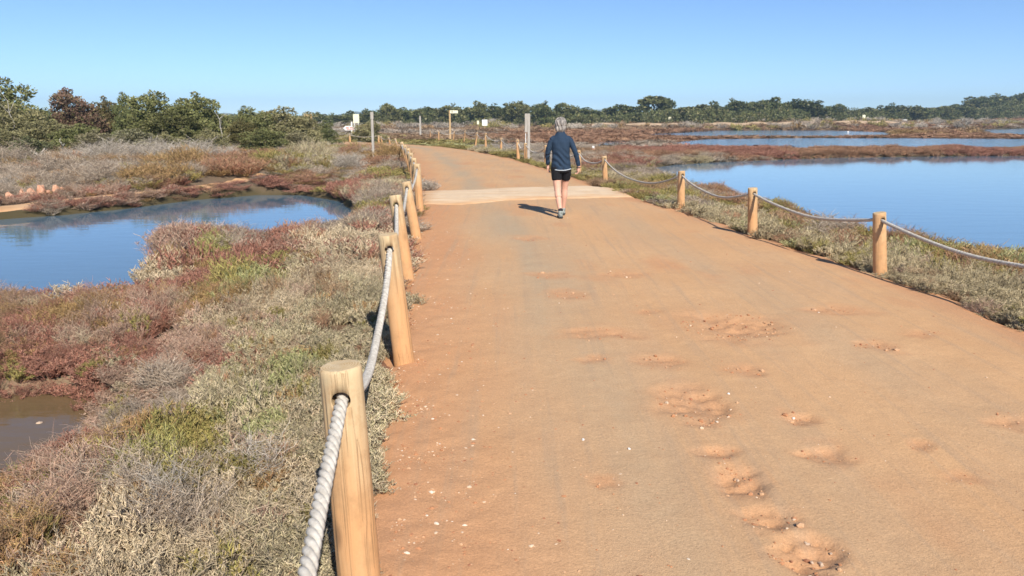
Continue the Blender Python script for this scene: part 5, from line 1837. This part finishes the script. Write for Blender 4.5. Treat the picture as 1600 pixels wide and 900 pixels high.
def build_person():
    foot_px = at(876, 342)
    root = empty('person', (foot_px.x + 0.012, foot_px.y + 0.27, 0))
    root.scale = (0.945, 0.945, 0.945)
    tag(root, 'grey-haired walker seen from behind in navy jacket and black shorts on the sandy road', 'person')
    # joints, x right, y ahead, z up; mid-stride, right foot ahead
    hipL, hipR = (-0.085, -0.01, 0.90), (0.085, 0.02, 0.90)
    kneL, ankL = (-0.060, -0.035, 0.49), (-0.012, -0.215, 0.115)
    kneR, ankR = (0.075, 0.165, 0.50), (0.062, 0.265, 0.10)
    shL, shR = (-0.165, 0.0, 1.365), (0.145, -0.01, 1.365)
    elL, wrL = (-0.238, 0.02, 1.135), (-0.225, 0.13, 0.915)
    elR, wrR = (0.245, -0.085, 1.140), (0.308, -0.070, 0.895)
    hx, hy = -0.018, 0.025
    pieces = [
        loft([(0, 0, 0.80, 0.13, 0.09), (0, 0, 0.90, 0.140, 0.10), (0, 0.0, 1.02, 0.145, 0.10), (-0.005, 0, 1.12, 0.135, 0.095), (-0.008, 0, 1.25, 0.155, 0.105), (-0.010, 0, 1.36, 0.145, 0.085), (-0.012, 0.0, 1.43, 0.085, 0.065), (-0.014, 0.008, 1.47, 0.06, 0.058)]),
        limb([(-0.014, 0.004, 1.43), (hx, hy - 0.005, 1.52), (hx, hy, 1.58)], [0.056, 0.052, 0.054]),
        # head with chin, nose, brow
        ball((hx, hy, 1.625), (0.076, 0.096, 0.112), 18), ball((hx, hy + 0.045, 1.575), (0.052, 0.055, 0.050)), limb([(hx, hy + 0.098, 1.628), (hx, hy + 0.118, 1.598)], [0.010, 0.014], 8, 3),
        limb([(hx - 0.035, hy + 0.088, 1.646), (hx + 0.035, hy + 0.088, 1.646)], [0.010, 0.010], 8, 3), limb([(hx - 0.020, hy + 0.092, 1.566), (hx + 0.020, hy + 0.092, 1.566)], [0.008, 0.008], 8, 3),
        ball((hx - 0.078, hy - 0.005, 1.618), (0.012, 0.022, 0.032), 8), ball((hx + 0.078, hy - 0.005, 1.618), (0.012, 0.022, 0.032), 8),
        # legs
        limb([hipL, (-0.078, -0.02, 0.72), kneL, (-0.048, -0.105, 0.37), (-0.025, -0.175, 0.20), ankL], [0.078, 0.078, 0.058, 0.060, 0.040, 0.036]),
        limb([hipR, (0.090, 0.08, 0.72), kneR, (0.076, 0.185, 0.37), (0.068, 0.235, 0.20), ankR], [0.078, 0.078, 0.058, 0.060, 0.040, 0.036]),
        limb([ankL, (-0.010, -0.17, 0.05), (-0.016, -0.06, 0.035)], [0.036, 0.038, 0.026]), limb([ankR, (0.064, 0.31, 0.05), (0.072, 0.42, 0.04)], [0.036, 0.038, 0.026]),
        # arms
        limb([shL, (-0.216, 0.0, 1.27), elL, (-0.238, 0.07, 1.04), wrL], [0.036, 0.034, 0.030, 0.027, 0.024]),
        limb([shR, (0.205, -0.045, 1.27), elR, (0.278, -0.085, 1.03), wrR], [0.036, 0.034, 0.030, 0.027, 0.024]),
    ]
    pieces += hand(wrL, (0.01, 0.22, -0.97), (0.3, 0.95, 0.2), (1, 0, 0), True)
    pieces += hand(wrR, (-0.12, 0.10, -0.98), (-0.2, 0.95, 0.0), (-1, -0.1, 0.1), False)
    fuse('body', pieces, 0.006, 'skin', root, 3)

    def folds(V):
        d = 0.011 * np.sin(V[:, 2] * 55 + 6 * np.sin(V[:, 0] * 11)) * smooth(0.85, 0.95, V[:, 2]) * smooth(1.25, 1.05, V[:, 2])
        V = V.copy(); V[:, 1] += d * np.sign(V[:, 1])
        V[:, 1] += 0.004 * np.sin(V[:, 0] * 40 + V[:, 2] * 22)
        return V
    jk = [
        loft([(0.002, 0, 0.838, 0.172, 0.128), (0.0, 0, 0.90, 0.176, 0.128), (0, 0.0, 1.00, 0.164, 0.120), (-0.004, 0, 1.10, 0.156, 0.115), (-0.008, -0.004, 1.22, 0.160, 0.118), (-0.010, -0.004, 1.32, 0.168, 0.113), (-0.010, -0.002, 1.395, 0.150, 0.094), (-0.012, 0.0, 1.445, 0.105, 0.078), (-0.014, 0.004, 1.485, 0.074, 0.070), (-0.015, 0.008, 1.53, 0.066, 0.066)], 20),
        limb([(-0.118, 0.0, 1.400), (-0.170, 0.0, 1.355), (-0.202, 0.0, 1.27), elL, (-0.238, 0.07, 1.04), (-0.227, 0.122, 0.93)], [0.046, 0.054, 0.051, 0.046, 0.043, 0.038]),
        limb([(0.098, 0.0, 1.400), (0.150, -0.012, 1.355), (0.192, -0.045, 1.27), elR, (0.278, -0.085, 1.03), (0.306, -0.072, 0.91)], [0.046, 0.054, 0.051, 0.046, 0.043, 0.038]),
    ]
    jacket = fuse('jacket', jk, 0.008, 'jacket', root, 5, deform=folds)
    # pale piping along the dipped hem
    n = 60
    a = np.arange(n + 1) / n * 2 * math.pi
    ring = np.stack([0.002 + 0.173 * np.cos(a), 0.129 * np.sin(a), 0.846 + 0.012 * np.cos(2 * a) + 0.0 * a], 1)
    V, Q = tubes(ring[None], np.full((1, n + 1), 0.0075), 6)
    link('hem', np_mesh('hem', V, Q), M['hem'], jacket)
    fuse('shorts', [
        loft([(0, 0, 0.795, 0.160, 0.120), (0, 0, 0.86, 0.168, 0.125), (0, 0, 0.95, 0.155, 0.115), (0, 0, 1.0, 0.145, 0.105)], 20),
        limb([(-0.082, -0.008, 0.88), (-0.078, -0.015, 0.76), (-0.072, -0.024, 0.665)], [0.104, 0.096, 0.090]),
        limb([(0.082, 0.02, 0.88), (0.090, 0.055, 0.76), (0.090, 0.092, 0.672)], [0.104, 0.096, 0.086])], 0.008, 'shorts', root, 3)

    def groove(V):
        c = np.array([hx, hy, 1.62])
        d = V - c
        a = np.arctan2(d[:, 0], -d[:, 1])
        k = 1 + 0.06 * np.sin(a * 13 + 3 * np.sin(d[:, 2] * 18)) + 0.02 * np.sin(a * 31 + d[:, 2] * 40)
        return c + d * k[:, None]
    fuse('hair', [ball((hx, hy - 0.022, 1.645), (0.099, 0.106, 0.103), 18), ball((hx, hy - 0.050, 1.565), (0.092, 0.068, 0.085), 16),
                  limb([(hx - 0.03, hy - 0.07, 1.56), (hx - 0.02, hy - 0.068, 1.495)], [0.040, 0.020]), limb([(hx + 0.035, hy - 0.065, 1.56), (hx + 0.03, hy - 0.062, 1.50)], [0.040, 0.022]),
                  limb([(hx + 0.075, hy - 0.01, 1.60), (hx + 0.07, hy - 0.02, 1.54)], [0.025, 0.018]), limb([(hx - 0.075, hy - 0.01, 1.60), (hx - 0.07, hy - 0.02, 1.54)], [0.025, 0.018])],
         0.006, 'hair', root, 2, deform=groove)
    for sx in (-1, 1):
        e = fuse('eye', [ball((hx + sx * 0.031, hy + 0.086, 1.630), (0.010, 0.008, 0.006), 10)], 0.003, 'dark', root, 0)
    for (ank, ahead, yaw, tilt) in ((ankL, 0.0, -0.05, 0.0), (ankR, 0.0, 0.08, 0.0)):
        x, y = ank[0], ank[1]
        q = lambda dx, dy, z: (x + dx + dy * yaw, y + dy, z)
        sh = fuse('shoe', [limb([q(0, -0.035, 0.062), q(0, 0.03, 0.058), q(0.002, 0.11, 0.048), q(0.004, 0.185, 0.042)], [0.042, 0.044, 0.043, 0.032]), limb([q(0, -0.012, 0.06), q(0, -0.014, 0.125)], [0.044, 0.047])], 0.006, 'shoe', root, 3)
        bm = bmesh.new()
        outl = [(-0.036, -0.07), (-0.043, -0.03), (-0.040, 0.04), (-0.047, 0.12), (-0.036, 0.19), (0.0, 0.225), (0.038, 0.19), (0.047, 0.12), (0.040, 0.04), (0.043, -0.03), (0.036, -0.07), (0.0, -0.086)]
        f = bm.faces.new([bm.verts.new((x + a_ + b2 * yaw, y + b2, 0.008)) for a_, b2 in outl])
        e = bmesh.ops.extrude_face_region(bm, geom=[f])
        bmesh.ops.translate(bm, verts=[v for v in e['geom'] if isinstance(v, bmesh.types.BMVert)], vec=(0, 0, 0.028))
        bmesh.ops.recalc_face_normals(bm, faces=bm.faces[:])
        bmesh.ops.bevel(bm, geom=bm.edges[:], offset=0.006, segments=2, affect='EDGES')
        me = bpy.data.meshes.new('sole'); bm.to_mesh(me); bm.free()
        link('sole', me, M['sole'], sh)
        fuse('sock', [limb([(x, y, 0.10), (x, y + 0.003, 0.165)], [0.043, 0.043])], 0.006, 'sock', root, 2)
    # watch on the right wrist
    n = 24
    a = np.arange(n + 1) / n * 2 * math.pi
    ring = np.stack([0.303 + 0.032 * np.cos(a), -0.068 + 0.032 * np.sin(a), np.full(n + 1, 0.882)], 1)
    V, Q = tubes(ring[None], np.full((1, n + 1), 0.009), 6)
    link('watch', np_mesh('watch', V, Q), M['dark'], root)
    return root


build_person()

# ------------------------------------------------------------------ haze: the air over the marsh
HAZE = True
if HAZE:
    hm = bpy.data.materials.new('haze')
    hm.use_nodes = True
    nt = hm.node_tree
    nt.nodes.remove(nt.nodes['Principled BSDF'])
    pv = nt.nodes.new('ShaderNodeVolumePrincipled')
    pv.inputs['Color'].default_value = (0.60, 0.83, 1.0, 1)
    pv.inputs['Density'].default_value = 0.00032
    pv.inputs['Anisotropy'].default_value = 0.0
    nt.links.new(pv.outputs[0], nt.nodes['Material Output'].inputs['Volume'])
    me = box_mesh([(0, 1690, 44, 5400, 3440, 96)], 0)
    tag(link('haze', me, hm), 'thin pale sea haze over the whole marsh', 'haze', kind='stuff')
